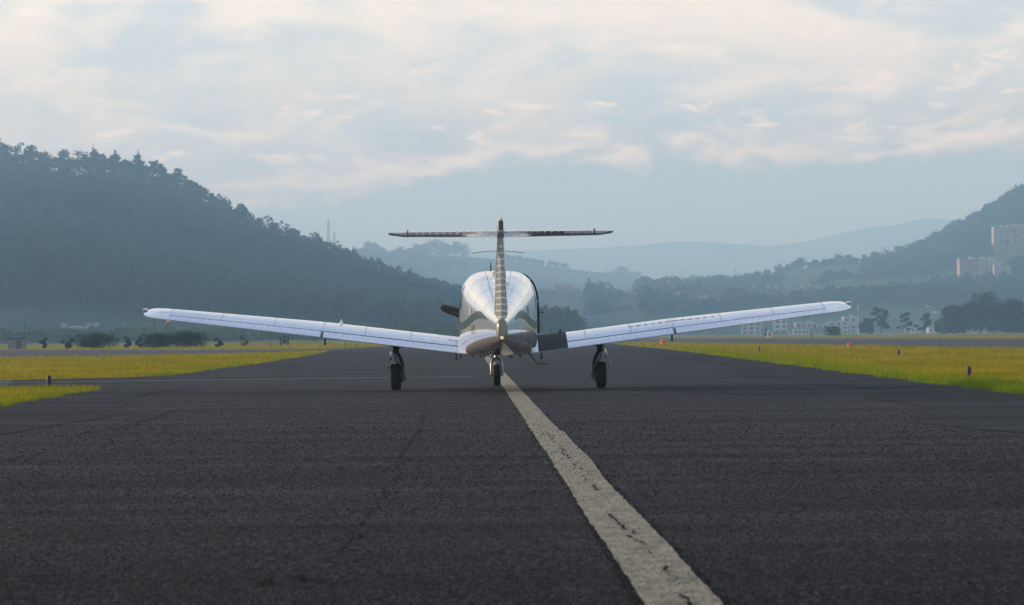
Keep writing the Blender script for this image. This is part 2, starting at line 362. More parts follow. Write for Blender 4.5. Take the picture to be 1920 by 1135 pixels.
# coarse stones standing proud of the worn asphalt
def grit(n, dmin, dmax, seed):
    r_ = np.random.default_rng(seed); D = 1 / (1 / dmin + r_.random(n) * (1 / dmax - 1 / dmin)); X = D * r_.uniform(-.215, .215, n)
    ok = (X > -6.0) & (X < 6.0) & (r_.random(n) < np.clip((44 - D) / 32, 0, 1)) & (r_.random(n) < np.clip((6.2 - np.abs(X)) / 3, 0, 1)); D, X = D[ok], X[ok]; n = len(D)
    sz = r_.uniform(.003, .007, n) * np.clip(D / 14, .8, 1.6); a = r_.uniform(0, 6.28, n); base = []
    on = np.abs(X - (0.655 - 0.0168 * D)) < .15
    for k in range(3): base.append(np.stack([X + sz * np.cos(a + k * 2.09) * r_.uniform(.7, 1.3, n), D + sz * np.sin(a + k * 2.09), np.full(n, .0005)], 1))
    top = np.stack([X + r_.normal(0, .2, n) * sz, D + r_.normal(0, .2, n) * sz, sz * r_.uniform(.5, .95, n) + on * .004], 1)
    v = np.stack(base + [top], 1).reshape(-1, 3); i = np.arange(n)[:, None] * 4
    f = np.concatenate([i + np.array([[0, 1, 3]]), i + np.array([[1, 2, 3]]), i + np.array([[2, 0, 3]])])
    return v, f
GRIT = mat('asphalt aggregate', (0.005, 0.005, 0.005), 0.8, spec=0.1, noise=(60, (0.045, 0.041, 0.036), 2))
v_, f_ = grit(230000, 6.2, 42, 77)
go = link('grit', mesh_np('grit', v_, f_), GRIT); tag(go, 'coarse grey stone grit bedded in the worn asphalt', 'grit', kind='stuff')

# ------------------------------------------------------------------ grass
def inside(pts, poly):
    x, y = pts[:, 0], pts[:, 1]; res = np.zeros(len(pts), bool); j = len(poly) - 1
    for i in range(len(poly)):
        xi, yi = poly[i]; xj, yj = poly[j]
        c = ((yi > y) != (yj > y)) & (x < (xj - xi) * (y - yi) / (yj - yi + 1e-12) + xi); res ^= c; j = i
    return res
def grass_field(name, n, dmin, dmax, h, w, m, label, edge_only=None, x0=-0.30, x1=0.30):
    u = rng.random(n); D = 1 / (1 / dmin + u * (1 / dmax - 1 / dmin)); X = D * rng.uniform(x0, x1, n)
    P = np.stack([X, D], 1); keep = np.ones(n, bool)
    for pi, poly in enumerate(POLYS):
        k = inside(P, poly); keep &= ~k | (edge_only is not None and pi == 0)
    if edge_only is not None:
        e = np.array(edge_only); ex = np.interp(P[:, 1], e[:, 1], e[:, 0]); off = (P[:, 0] - ex) * np.sign(ex); lump = 0.5 + 0.5 * np.sin(P[:, 1] * 1.9 + np.sin(P[:, 1] * .7) * 2); keep &= ~((P[:, 0] < 0) & (P[:, 1] > 44) & (P[:, 1] < 57)) & (off < rng.exponential(0.5, n) + 0.03) & (off > -0.30 * rng.random(n) ** 2 * lump)
    P = P[keep]; n = len(P); s = np.clip(P[:, 1] / 45, 0.8, 6)
    clump = 0.5 + 0.5 * np.sin(P[:, 0] * 1.7 + 2 * np.sin(P[:, 1] * .31)) * np.sin(P[:, 1] * .83 + 1.5 * np.sin(P[:, 0] * .57)); hh = h * rng.uniform(0.45, 1.25, n) * (.55 + .9 * clump) * np.clip(s, 1, 1.8); ww = w * s * rng.uniform(0.6, 1.4, n); a = rng.uniform(0, math.pi, n)
    lx, ly = rng.normal(0, 0.5, n) * hh, rng.normal(0, 0.5, n) * hh
    b = np.stack([P[:, 0], P[:, 1], np.full(n, -0.03)], 1); d = np.stack([np.cos(a) * ww, np.sin(a) * ww, np.zeros(n)], 1)
    tip = b + np.stack([lx, ly, hh + 0.02], 1)
    v = np.stack([b - d, b + d, tip], 1).reshape(-1, 3); f = np.arange(3 * n).reshape(-1, 3)
    o = link(name, mesh_np(name, v, f), m); tag(o, label, 'grass', kind='stuff'); return o
grass_field('grass', 420000, 30, 330, 0.070, 0.010, GRASS, 'dry yellow green grass covering the airfield beside the pavement')
grass_field('verge_grass', 160000, 31, 130, 0.12, 0.009, GRASS_G, 'taller fresh green grass fringing the right taxiway edge', RR, 0.02, 0.26)
grass_field('verge_grass', 90000, 31, 130, 0.08, 0.009, GRASS_G, 'short fresh grass fringing the left taxiway edge', L1 + L2, -0.26, -0.04)

# ------------------------------------------------------------------ the aeroplane
plane = empty('airplane', (-0.225, 40.0, 0.0), R(0.95))
tag(plane, 'white low wing T-tail propeller airplane seen from behind on the taxiway', 'airplane')
# fuselage stations: y, half width, z bottom, z widest, z top, exponent top, exponent bottom
ST = np.array([
    (2.62, 0.30, 0.74, 1.00, 1.22, 2.3, 2.4), (2.50, 0.42, 0.66, 1.00, 1.30, 2.4, 2.8), (2.2, 0.49, 0.60, 1.02, 1.36, 2.5, 3.2), (1.5, 0.545, 0.55, 1.02, 1.42, 2.6, 4.0),
    (1.15, 0.565, 0.54, 1.04, 1.48, 2.6, 4.5), (0.80, 0.585, 0.53, 1.06, 1.69, 3.0, 5.0), (0.45, 0.597, 0.525, 1.06, 1.80, 3.3, 5.5), (0.0, 0.602, 0.52, 1.06, 1.832, 3.4, 6.0),
    (-0.6, 0.600, 0.52, 1.06, 1.83, 3.4, 6.0), (-1.0, 0.588, 0.525, 1.06, 1.80, 3.4, 6.0), (-1.5, 0.535, 0.54, 1.05, 1.73, 3.3, 5.0), (-2.2, 0.44, 0.575, 1.03, 1.60, 3.1, 4.0),
    (-3.0, 0.33, 0.62, 0.99, 1.43, 2.9, 3.4), (-3.8, 0.225, 0.665, 0.95, 1.27, 3.0, 3.0), (-4.5, 0.135, 0.71, 0.91, 1.14, 3.0, 2.6), (-4.95, 0.080, 0.745, 0.89, 1.06, 3.0, 2.4)])[::-1]
def st(y):
    return [float(np.interp(y, ST[:, 0], ST[:, i])) for i in range(1, 7)]
def surf_x(y, z):
    hw, zb, zm, zt, nt_, nb = st(y)
    if z >= zm: u, n = min((z - zm) / (zt - zm), 1), nt_
    else: u, n = min((zm - z) / (zm - zb), 1), nb
    return hw * max(1 - u ** n, 0) ** (1 / n)
def ring(y, n=14):
    hw, zb, zm, zt, nt_, nb = st(y); pts = []
    q = np.linspace(0, math.pi / 2, n)
    sup = lambda th, e: (abs(math.cos(th)) ** (2 / e), abs(math.sin(th)) ** (2 / e))
    for th in q[::-1]: c, s = sup(th, nb); pts.append((hw * c, y, zm - (zm - zb) * s))        # bottom centre -> right widest
    for th in q[1:]: c, s = sup(th, nt_); pts.append((hw * c, y, zm + (zt - zm) * s))          # -> top centre
    return pts + [(-x, y_, z) for x, y_, z in pts[-2:0:-1]]
ysec = sorted(set(list(np.linspace(-4.95, 2.62, 44)) + [0.8, 1.15, 0.45]))
fb = MB(); fb.loft([ring(y) for y in ysec])
fus = fix_normals(fb.build('fuselage', PAINT, plane, smooth=True))
def side_patch(name, y0, y1, zlo, zhi, side, m, parent, eps=0.004, ny=10, nz=5):
    """zlo/zhi: functions of y giving the patch's lower and upper edge"""
    b = MB(); g = []
    for i in range(ny + 1):
        y = y0 + (y1 - y0) * i / ny; row = []
        for j in range(nz + 1):
            z = zlo(y) + (zhi(y) - zlo(y)) * j / nz; row.append((side * (surf_x(y, z) + eps), y, z))
        g.append(row)
    b.loft(g, cap=False, closed=False); return fix_normals(b.build(name, m, parent, smooth=True))
for s in (-1, 1):
    wave = lambda y: 1.055 + 0.075 * math.sin((y + 0.4) * 1.75)
    side_patch('stripe', -4.0, 1.4, lambda y: wave(y) - 0.055 * min(1, (y + 4.05) / 0.8), lambda y: wave(y) + 0.055 * min(1, (y + 4.05) / 0.8), s, GREEN, fus, 0.004, 60, 3)
    for y0, y1 in ((-1.15, -0.62), (-0.52, 0.12), (0.2, 0.8)):
        side_patch('window', y0, y1, lambda y: 1.24, lambda y: min(1.60, st(y)[3] - 0.16), s, GLASS, fus, 0.005)
    side_patch('window_blind', -2.35, -2.12, lambda y: 1.14, lambda y: 1.26, s, SEAM, fus, 0.005, 3, 2)   # small rear port
# windscreen
wsb = MB(); g = []
for i in range(9):
    y = 0.52 + (1.12 - 0.52) * i / 8; hw, zb, zm, zt, nt_, nb = st(y); row = []
    for th in np.linspace(0.22, math.pi - 0.22, 15):
        c, s_ = math.copysign(abs(math.cos(th)) ** (2 / nt_), math.cos(th)), math.sin(th) ** (2 / nt_)
        row.append(((hw + .005) * c, y, zm + (zt - zm + .005) * s_))
    g.append(row)
wsb.loft(g, cap=False, closed=False); fix_normals(wsb.build('windscreen', GLASS, fus, smooth=True))
# panel seams round the cone
for ysm in (-1.05, -1.75, -2.6, -3.5):
    b = MB(); b.loft([[(x * (1 + .003 / max(abs(x), .05) * 1), y_, z + (.002 if z > 1.05 else -.002)) for x, y_, z in ring(yy)] for yy in (ysm, ysm + 0.010)], cap=False)
    b.build('panel_seam', SEAM, fus)
for s in (-1, 1):
    b = MB(); g = [[(s * 0.20 * (st(y)[0] / .6) + o, y, st(y)[2] + (st(y)[3] - st(y)[2]) * (1 - (0.20 / .6) ** st(y)[4]) ** (1 / st(y)[4]) + .003) for o in (-.004, .004)] for y in np.linspace(-3.6, -0.2, 30)]
    b.loft(g, cap=False, closed=False); b.build('panel_seam', SEAM, fus)
# registration on the left side
def side_text(body, y0, z0, size, side, m):
    cu = bpy.data.curves.new('registration', 'FONT'); cu.body = body; cu.size = size; cu.extrude = 0.0; cu.space_character = 1.7
    to = bpy.data.objects.new('tmp_text', cu); C.objects.link(to); bpy.context.view_layer.update()
    me = bpy.data.meshes.new_from_object(to.evaluated_get(bpy.context.evaluated_depsgraph_get())); bpy.data.objects.remove(to)
    for v in me.vertices:
        u, w = v.co.x, v.co.y; y = y0 - side * -u if side > 0 else y0 - u
        z = z0 + w; v.co = (side * (surf_x(y, z) + 0.006), y, z)
    me.name = 'registration'; return link('registration', me, m, fus)
REG = mat('registration paint', (0.05, 0.035, 0.025), 0.5, spec=0.2)
side_text('HPI', -2.35, 0.85, 0.20, -1, REG)['kind'] = 'stuff'
# tail cone end, tail light
b = MB(); b.loft([[(x * k, -4.95 - d, 0.90 + (z - 0.90) * k) for x, y_, z in ring(-4.95)] for d, k in ((-0.01, 1.02), (0.06, 1.0), (0.13, 0.9), (0.16, 0.6))])
fix_normals(b.build('tail_cone_cap', PAINT_G, plane, smooth=True))
def ball(name, c, r, m, parent, sc=(1, 1, 1)):
    b = MB(); prof = [(-math.cos(t) * r * sc[2], max(math.sin(t) * r, 1e-4)) for t in np.linspace(0, math.pi, 9)]
    b.lathe(prof, c, 'Z', 14); return fix_normals(b.build(name, m, parent, smooth=True))
ball('tail_light', (0, -5.125, 0.80), 0.024, LAMP, plane)

# lifting surfaces ------------------------------------------------
def foil(c0, c1, t, n=14, camber=0.02):
    """closed outline (x/c, z/c) of the airfoil between chord fractions c0 and c1, LE=0"""
    def th(x): return 5 * t * (0.2969 * math.sqrt(x) - 0.126 * x - 0.3516 * x * x + 0.2843 * x ** 3 - 0.1015 * x ** 4) + 0.0015
    def cm(x): p = 0.4; return camber / p ** 2 * (2 * p * x - x * x) if x < p else camber / (1 - p) ** 2 * (1 - 2 * p + 2 * p * x - x * x)
    xs = c0 + (c1 - c0) * (1 - np.cos(np.linspace(0, math.pi, n))) / 2
    up = [(x, cm(x) + th(x)) for x in xs]; lo = [(x, cm(x) - th(x)) for x in xs]
    if c0 == 0: lo = lo[1:]
    return up[::-1] + lo
INC = R(4.6)
def wing_sec(s, X, c0, c1, scale_t=1.0, dz=0.0):
    chord = float(np.interp(X, [0.5, 2.7, 5.05, 5.42], [1.62, 1.58, 1.12, 1.02]))
    tek = float(np.interp(X, [0.5, 5.05, 5.42], [-0.95, -0.95, -0.92]))
    zte = 0.565 + (X - 0.58) * 0.1255; t = 0.15 * scale_t; out = []
    for x, z in foil(c0, c1, t):
        dx = (1 - x) * chord; h = z * chord + dz
        out.append((s * X, tek + dx * math.cos(INC) - h * math.sin(INC), zte + dx * math.sin(INC) + h * math.cos(INC)))
    return out
def wing_top(s, X, x, off=0.0):
    chord = float(np.interp(X, [0.5, 2.7, 5.05, 5.42], [1.62, 1.58, 1.12, 1.02])); zte = 0.565 + (X - 0.58) * 0.1255
    t = 0.15; p = 0.4; cmb = 0.02 / (1 - p) ** 2 * (1 - 2 * p + 2 * p * x - x * x) if x >= p else 0.02 / p ** 2 * (2 * p * x - x * x)
    z = cmb + 5 * t * (0.2969 * math.sqrt(x) - 0.126 * x - 0.3516 * x * x + 0.2843 * x ** 3 - 0.1015 * x ** 4) + 0.0015
    dx = (1 - x) * chord; h = z * chord + off
    return (s * X, -0.95 + dx * math.cos(INC) - h * math.sin(INC), zte + dx * math.sin(INC) + h * math.cos(INC))
HINGE = 0.80
for s in (-1, 1):
    b = MB(); b.loft([wing_sec(s, X, 0, HINGE - 0.006) for X in np.linspace(0.42, 5.03, 16)])
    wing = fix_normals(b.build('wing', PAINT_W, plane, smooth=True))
    for nm, xa, xb in (('flap', 0.60, 2.68), ('aileron', 2.72, 5.03)):
        b = MB(); b.loft([wing_sec(s, X, HINGE + (0.004 if nm == 'flap' else 0.0), 1.0) for X in np.linspace(xa, xb, 8)])
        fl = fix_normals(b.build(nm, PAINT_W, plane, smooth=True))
        b = MB(); step = 0.098
        for X in np.arange(xa + (0.57 if s > 0 and nm == 'flap' else 0.07), xb - 0.04, step):
            w = 0.013
            rows = []
            for x in np.linspace(HINGE + 0.035, 0.992, 5):
                k = 0.007 if HINGE + 0.04 < x < 0.985 else 0.001
                rows.append([wing_top(s, X - w, x, 0.0005), wing_top(s, X - w * .4, x, k), wing_top(s, X + w * .4, x, k), wing_top(s, X + w, x, 0.0005)])
            b.loft(rows, cap=False, closed=False)
        o = fix_normals(b.build('pressed_ribs', PAINT_W, fl, smooth=True))
        # dark gap seen along the hinge line
        b = MB(); b.loft([[wing_top(s, X, HINGE - 0.012, 0.0015), wing_top(s, X, HINGE + (0.010 if nm == 'flap' else 0.002), 0.0015)] for X in np.linspace(xa, xb, 8)], cap=False, closed=False)
        b.build('hinge_gap', GAP, fl)
        for X in ((xa + 0.05, xb - 0.03) if nm == 'flap' else ()):      # hinge brackets under the surface
            b = MB(); p = wing_top(s, X, 0.97, -0.03); b.box((p[0], p[1], p[2] - 0.045), (0.022, 0.07, 0.09))
            b.box((p[0], p[1] + .02, p[2] - 0.09), (0.035, 0.04, 0.02))
            b.build('hinge_bracket', BLACK, fl)
    # rounded tip
    b = MB(); secs = []
    for X, k in ((5.03, 1.0), (5.18, 1.0), (5.29, 0.93), (5.36, 0.80), (5.405, 0.58), (5.428, 0.25)):
        full = wing_sec(s, X, 0, 1.0); cen = np.mean(np.array(full), 0)
        secs.append([(p[0], cen[1] + (p[1] - cen[1]) * (0.55 + .45 * k), cen[2] + (p[2] - cen[2]) * k + 0.012 * (1 - k)) for p in full])
    b.loft(secs); tip = fix_normals(b.build('wing_tip', PAINT, plane, smooth=True))
    b = MB(); b.tube([(s * 5.40, -0.40, 1.285), (s * 5.455, -0.41, 1.287), (s * 5.485, -0.42, 1.288)], [0.026, 0.02, 0.006], 10); b.build('navigation_light', LENS, tip, smooth=True)
    b = MB(); b.box((s * 5.43, -0.42, 1.262), (0.02, 0.05, 0.025)); b.build('light_bracket', BLACK, tip)
    # root fillet
    b = MB(); secs = []
    for k, X in ((1.0, 0.48), (0.5, 0.57), (0.1, 0.612)):
        sec = wing_sec(s, X, 0.25, 1.0, 1.0 + 0.25 * k); secs.append([(p[0], p[1] - 0.10 * k, p[2] + 0.004 * k) for p in sec])
    b.loft(secs); fix_normals(b.build('root_fairing', PAINT_W, plane, smooth=True))
for s in (-1, 1):
    for X in (1.35, 2.05, 2.70, 3.45, 4.25, 5.03):
        b = MB(); b.loft([[wing_top(s, X - .004, x, .0012), wing_top(s, X + .004, x, .0012)] for x in np.linspace(.06, .78, 12)], cap=False, closed=False); b.build('panel_seam', SEAM, plane)
# walkway on the right wing root
b = MB(); b.loft([[wing_top(1, X, x, 0.006) for x in np.linspace(0.28, 0.995, 16)] for X in np.linspace(0.50, 1.06, 6)], cap=False, closed=False)
fix_normals(b.build('walkway', WALK, plane, smooth=True))
b = MB()                                         # scuffed print on the right wing
for X in np.arange(1.95, 3.4, 0.115):
    if rng.random() < 0.75:
        w = rng.uniform(0.02, 0.045); x0 = 0.50 + rng.uniform(-.01, .01)
        b.add([wing_top(1, X - w, x0, .002), wing_top(1, X + w, x0 - .005, .002), wing_top(1, X + w, x0 + 0.035, .002), wing_top(1, X - w, x0 + 0.04, .002)], [(0, 1, 2, 3)])
b.build('scuff_marks', SEAM, plane)['kind'] = 'stuff'
for s, X in ((-1, 2.45), (1, 0.98)):               # small fuel vents / caps
    p = wing_top(s, X, 0.30, 0.0); b = MB(); b.lathe([(0, 0.03), (0.02, 0.028), (0.05, 0.012), (0.07, 0.008)], p, 'Z', 10); b.build('fuel_cap', LENS if s < 0 else BLACK, plane, smooth=True)

# fin and rudder
def fin_sec(z, c0, c1, grow=0.0):
    u = (z - 1.0) / 1.32; le = -3.55 - 0.95 * u; te = -5.10 - 0.07 * u; ch = le - te; t = 0.150 - 0.03 * u; out = []
    for x, h in foil(c0, c1, t, 10, 0.0):
        out.append((h * ch + math.copysign(grow, h), le - x * ch - (grow if x > .95 else 0), z))
    return out
b = MB(); b.loft([fin_sec(z, 0, 0.60) for z in np.linspace(1.0, 2.32, 8)]); fix_normals(b.build('fin', PAINT, plane, smooth=True))
b = MB(); b.loft([fin_sec(z, 0.615, 1.0) for z in np.linspace(1.05, 2.18, 8)]); rud = fix_normals(b.build('rudder', PAINT_G, plane, smooth=True))
b = MB()
for z in np.arange(1.08, 2.13, 0.0875):
    b.loft([fin_sec(z + dz, 0.64, 1.0, g_) for dz, g_ in ((-0.016, 0.0), (-0.011, 0.012), (0.009, 0.012), (0.016, 0.0))])
fix_normals(b.build('pressed_ribs', BEAD, rud, smooth=True))
b = MB(); b.loft([[(x * k, y_ - 0.0, z + dz) for x, y_, z in fin_sec(2.18, 0.3, 1.0)] for dz, k in ((0.0, 1.05), (0.10, 1.05), (0.20, 0.9), (0.25, 0.5))])
fin_cap = fix_normals(b.build('fin_cap', PAINT_G, plane, smooth=True))
ball('beacon', (0, -5.12, 2.415), 0.024, LENS, plane, (1, 1, 1.2))
b = MB(); b.box((0, -5.12, 2.33), (0.055, 0.05, 0.13)); b.build('hinge_fairing', BLACK, fin_cap)
# stabilator on top of the fin
def stab_sec(X, c0, c1, k=1.0, grow=0.0):
    ax = abs(X); ch = float(np.interp(ax, [0, 1.28, 1.54], [0.88, 0.72, 0.42])); te = float(np.interp(ax, [0, 1.28, 1.54], [-5.24, -5.22, -5.08])); out = []
    for x, h in foil(c0, c1, 0.085 * k, 10, 0.0):
        out.append((X, te + (1 - x) * ch - (grow if x > .97 else 0), 2.245 + h * ch + math.copysign(grow, h) - (1 - x) * ch * 0.02))
    return out
for s in (-1, 1):
    b = MB(); b.loft([stab_sec(s * X, 0, 0.80) for X in np.linspace(0.0, 1.28, 5)]); sb = fix_normals(b.build('stabilator', STAB, plane, smooth=True))
    b = MB(); b.loft([stab_sec(s * X, 0.81, 1.0, 1.35) for X in np.linspace(0.05, 1.27, 5)]); tab = fix_normals(b.build('trim_tab', STAB, sb, smooth=True))
    b = MB()
    for X in np.arange(0.14, 1.26, 0.092):
        b.loft([stab_sec(s * (X + d), 0.82, 1.0, 1.35, g_) for d, g_ in ((-0.014, 0.0), (-0.009, 0.010), (0.009, 0.010), (0.014, 0.0))])
    fix_normals(b.build('pressed_ribs', BEAD, tab, smooth=True))
    b = MB(); b.loft([stab_sec(s * X, 0, 1.0, k) for X, k in ((1.28, 1.1), (1.36, 1.15), (1.45, 1.0), (1.51, 0.7), (1.54, 0.2))]); fix_normals(b.build('stabilator_tip', STAB, sb, smooth=True))
    b = MB(); b.box((s * 1.275, -5.0, 2.245), (0.012, 0.4, 0.064)); b.build('balance_horn_joint', GEARDK, sb)

# landing gear
def wheel(c, r, w, name, parent):
    b = MB(); h = w / 2
    b.lathe([(-h * .55, r * .55), (-h * .9, r * .66), (-h, r * .80), (-h * .86, r * .93), (-h * .5, r * .99), (0, r), (h * .5, r * .99), (h * .86, r * .93), (h, r * .80), (h * .9, r * .66), (h * .55, r * .55)], c, 'X', 36)
    t = fix_normals(b.build(name, RUBBER, parent, smooth=True))
    b = MB(); b.lathe([(-h * .7, r * .12), (-h * .72, r * .3), (-h * .58, r * .57), (h * .58, r * .57), (h * .72, r * .3), (h * .7, r * .12)], c, 'X', 24)
    fix_normals(b.build('rim', STEEL, t, smooth=True))
    b = MB(); b.tube([(c[0] - h * 1.15, c[1], c[2]), (c[0] + h * 1.15, c[1], c[2])], r * .13, 12); b.build('hub', STEEL, t, smooth=True)
    return t
for s in (-1, 1):
    leg = empty('main_landing_gear'); leg.parent = plane
    wx = s * 1.60; ix = wx - s * 0.115
    wheel((wx, 0, 0.205), 0.205, 0.165, 'tyre', leg)
    b = MB(); b.tube([(wx - s * .01, 0.0, 0.86), (wx - s * .01, 0.0, 0.58), (wx - s * .01, 0, 0.56)], [0.045, 0.045, 0.052], 14); b.build('oleo_cylinder', GEARDK, leg, smooth=True)
    b = MB(); b.tube([(wx - s * .01, 0, 0.58), (wx - s * .012, 0, 0.47), (wx - s * .05, 0, 0.43), (ix, 0, 0.36), (ix - s * .005, 0, 0.21)], [0.028, 0.028, 0.032, 0.030, 0.036], 12)
    b.tube([(ix - s * .03, 0, 0.205), (wx, 0, 0.205)], 0.024, 10); b.build('axle_leg', STEEL, leg, smooth=True)
    b = MB(); b.lathe([(-.02, .05), (-.02, .095), (.02, .095), (.02, .05)], (ix + s * .025, 0, 0.205), 'X', 20); b.build('brake_disc', STEEL, leg)
    b = MB(); b.box((ix - s * .005, -0.075, 0.19), (0.07, 0.06, 0.10)); b.build('brake_caliper', GEARDK, leg)
    b = MB(); b.tube([(wx - s * .03, -0.05, 0.57), (wx - s * .075, -0.15, 0.49), (ix, -0.05, 0.37)], [0.016, 0.02, 0.016], 8); b.build('torque_link', GEARDK, leg, smooth=True)
    b = MB(); b.tube([(wx - s * .02, 0.03, 0.66), (wx - s * .16, 0.05, 0.70), (wx - s * .38, 0.08, 0.735)], 0.02, 8); b.build('side_brace', GEARDK, leg, smooth=True)
    b = MB(); b.tube([(wx - s * .03, -.04, .60), (wx - s * .10, -.08, .50), (wx - s * .125, -.06, .40), (wx - s * .12, -.05, .25)], 0.007, 6); b.build('brake_hose', BLACK, leg)
    b = MB(); d0 = Vector((wx + s * .035, 0, 0.69)); d1 = Vector((wx + s * .19, 0, 0.215)); nrm = Vector((0.95 * s, 0, 0.3)) * 0.011
    rows = []
    for k, hw_ in ((0, .14), (.3, .15), (.75, .14), (1, .09)):
        p = d0.lerp(d1, k); rows.append([p + nrm + Vector((0, -hw_, 0)), p + nrm + Vector((0, hw_, 0)), p - nrm + Vector((0, hw_, 0)), p - nrm + Vector((0, -hw_, 0))])
    b.loft(rows); dr = fix_normals(b.build('gear_door', PAINT, leg))
    for k in (.18, .45, .72): b = MB(); p = d0.lerp(d1, k); b.tube([p + Vector((0, -.05, 0)), p + Vector((-s * .05 * (1 - k) - s * .02, -.03, .01))], 0.012, 6); b.build('door_link', STEEL, dr)
nose = empty('nose_landing_gear'); nose.parent = plane
NY = 2.40
wheel((0, NY, 0.178), 0.178, 0.125, 'tyre', nose)
b = MB(); b.tube([(0, NY + .04, 0.72), (0, NY + .02, 0.50), (0, NY + .02, 0.47)], [0.04, 0.036, 0.045], 14); b.build('oleo_strut', STEEL, nose, smooth=True)
for s in (-1, 1):
    b = MB(); b.tube([(0, NY + .02, 0.47), (s * .06, NY + .01, 0.435), (s * .088, NY, 0.35), (s * .088, NY, 0.178)], [0.022, 0.024, 0.02, 0.022], 10); b.build('fork', STEEL, nose, smooth=True)
b = MB(); b.tube([(-.11, NY, .178), (.11, NY, .178)], 0.014, 8); b.build('axle', STEEL, nose)
b = MB(); b.tube([(-.13, NY - .02, .60), (.13, NY - .02, .60)], 0.016, 8); b.box((0, NY - .03, .585), (.09, .08, .07)); b.build('steering_linkage', GEARDK, nose)
for s in (-1, 1):
    b = MB(); b.box((s * .19, NY - .3, .515), (.012, .65, .11), Matrix.Rotation(s * R(-20), 3, 'Y')); b.build('nose_gear_door', PAINT, nose)

# cabin door standing ajar on the right
piv = Vector((surf_x(0.92, 1.1), 0.92, 0)); rot = Matrix.Rotation(R(2.6), 3, 'Z')
outer, inn = [], []
for i in range(9):
    y = 0.05 + 0.85 * i / 8; ro, ri = [], []; hw, zb, zm, zt, nt_, nb = st(y)
    prof = [(surf_x(y, z), z) for z in np.linspace(0.86, zm, 6)] + [(hw * math.cos(t) ** (2 / nt_), zm + (zt - zm) * math.sin(t) ** (2 / nt_)) for t in np.linspace(0.2, 1.18, 12)]
    for x, z in prof:
        nrm = Vector((1, 0, max(0, (z - zm) * 1.2))).normalized()
        for lst, e in ((ro, 0.010), (ri, -0.045)):
            p = Vector((x, y, z)) + nrm * e; p = rot @ (p - piv) + piv; lst.append(p)
    outer.append(ro); inn.append(ri)
b = MB(); b.loft([o + i_[::-1] for o, i_ in zip(outer, inn)])
door = fix_normals(b.build('cabin_door', PAINT, plane, smooth=True))
b = MB(); rows = [[o + Vector((0.004, -0.012, 0.004)), o + Vector((0.004, 0.02, 0.004)), q + Vector((-.012, .02, -.006)), q + Vector((-.012, -.012, -.006))] for o, q in zip(outer[0], inn[0])]
b.loft(rows); fix_normals(b.build('door_seal', BLACK, door))
for k in (6, 13):
    p = outer[0][k]; b = MB(); b.box((p.x - .03, p.y - .03, p.z), (0.05, 0.05, 0.035)); b.build('door_latch', STEEL, door)
# boarding step, belly fittings, aerials
b = MB(); b.tube([(0.46, -1.05, 0.56), (0.58, -1.10, 0.40)], 0.014, 8); b.box((0.655, -1.10, 0.395), (0.17, 0.11, 0.022)); b.build('boarding_step', GEARDK, plane)
b = MB(); b.tube([(0, -4.6, 0.73), (0, -4.6, 0.66)], 0.012, 8); b.tube([(0, -4.62, .65), (0, -4.58, .63), (0, -4.54, .65)], .008, 6); b.build('tail_tie_down_ring', GEARDK, plane)
for x, h in ((-0.58, .08), (-0.40, .05), (-0.27, .07), (-0.22, .06), (0.16, .06), (0.20, .09), (0.33, .07), (0.49, .04)):
    b = MB(); b.tube([(x, -0.8, 0.54), (x, -0.8, 0.525 - h * .55)], [0.012, 0.008], 8); b.build('belly_drain', BLACK, plane)
b = MB(); b.tube([(-0.10, 0.0, 1.84), (-0.105, -0.05, 1.98)], [0.012, 0.006], 8); b.build('aerial_post', BLACK, plane)
b = MB(); b.tube([(0.01, -0.3, 1.84), (0.01, -0.3, 2.14)], [0.014, 0.008], 8); b.tube([(x, -0.3 + 0.05 * x * x, 2.142 - 0.20 * x * x) for x in np.linspace(-0.40, 0.42, 14)], 0.005, 6); b.build('wire_aerial', GEARDK, plane)
for x, y, z in ((-0.07, -1.3, 1.785), (-0.05, -2.0, 1.645), (-0.04, -2.5, 1.545)):
    ball('aerial_blister', (x, y, z), 0.035, PAINT, plane, (1, 1, 1.2))
b = MB(); b.tube([(0.09, -2.6, 1.50), (0.12, -2.75, 1.60)], [0.012, 0.005], 8); b.build('aerial_blade', BLACK, plane)
for s in (-1, 1):
    b = MB(); b.box((s * 0.66, 0.75, 1.19), (0.16, 0.10, 0.022)); b.build('side_vane', GEARDK, plane)
# propeller, at rest
prop = empty('propeller', (0, 2.80, 1.0)); prop.parent = plane
b = MB(); b.lathe([(-.1, .16), (0, .165), (.1, .14), (.22, .09), (.30, .02)], (0, 0, 0), 'Y', 20); fix_normals(b.build('spinner', PAINT, prop, smooth=True))
for k in (0, 1):
    b = MB(); ang = R(161) + k * math.pi; ca, sa = math.cos(ang), math.sin(ang); rows = []
    for r_, ch, tw, th in ((.14, .07, 55, .05), (.30, .13, 42, .035), (.55, .15, 26, .025), (.8, .15, 20, .018), (.93, .12, 16, .012), (.97, .06, 17, .008)):
        row = []
        for u, w in ((-.5, 0), (-.2, .5), (.2, .5), (.5, 0), (.2, -.5), (-.2, -.5)):
            a, c_ = u * ch, w * th; tv = R(tw); lat = a * math.cos(tv) - c_ * math.sin(tv); dep = a * math.sin(tv) + c_ * math.cos(tv)
            row.append((r_ * ca - lat * sa, dep, r_ * sa + lat * ca))
        rows.append(row)
    b.loft(rows); fix_normals(b.build('blade', GEARDK, prop, smooth=True))

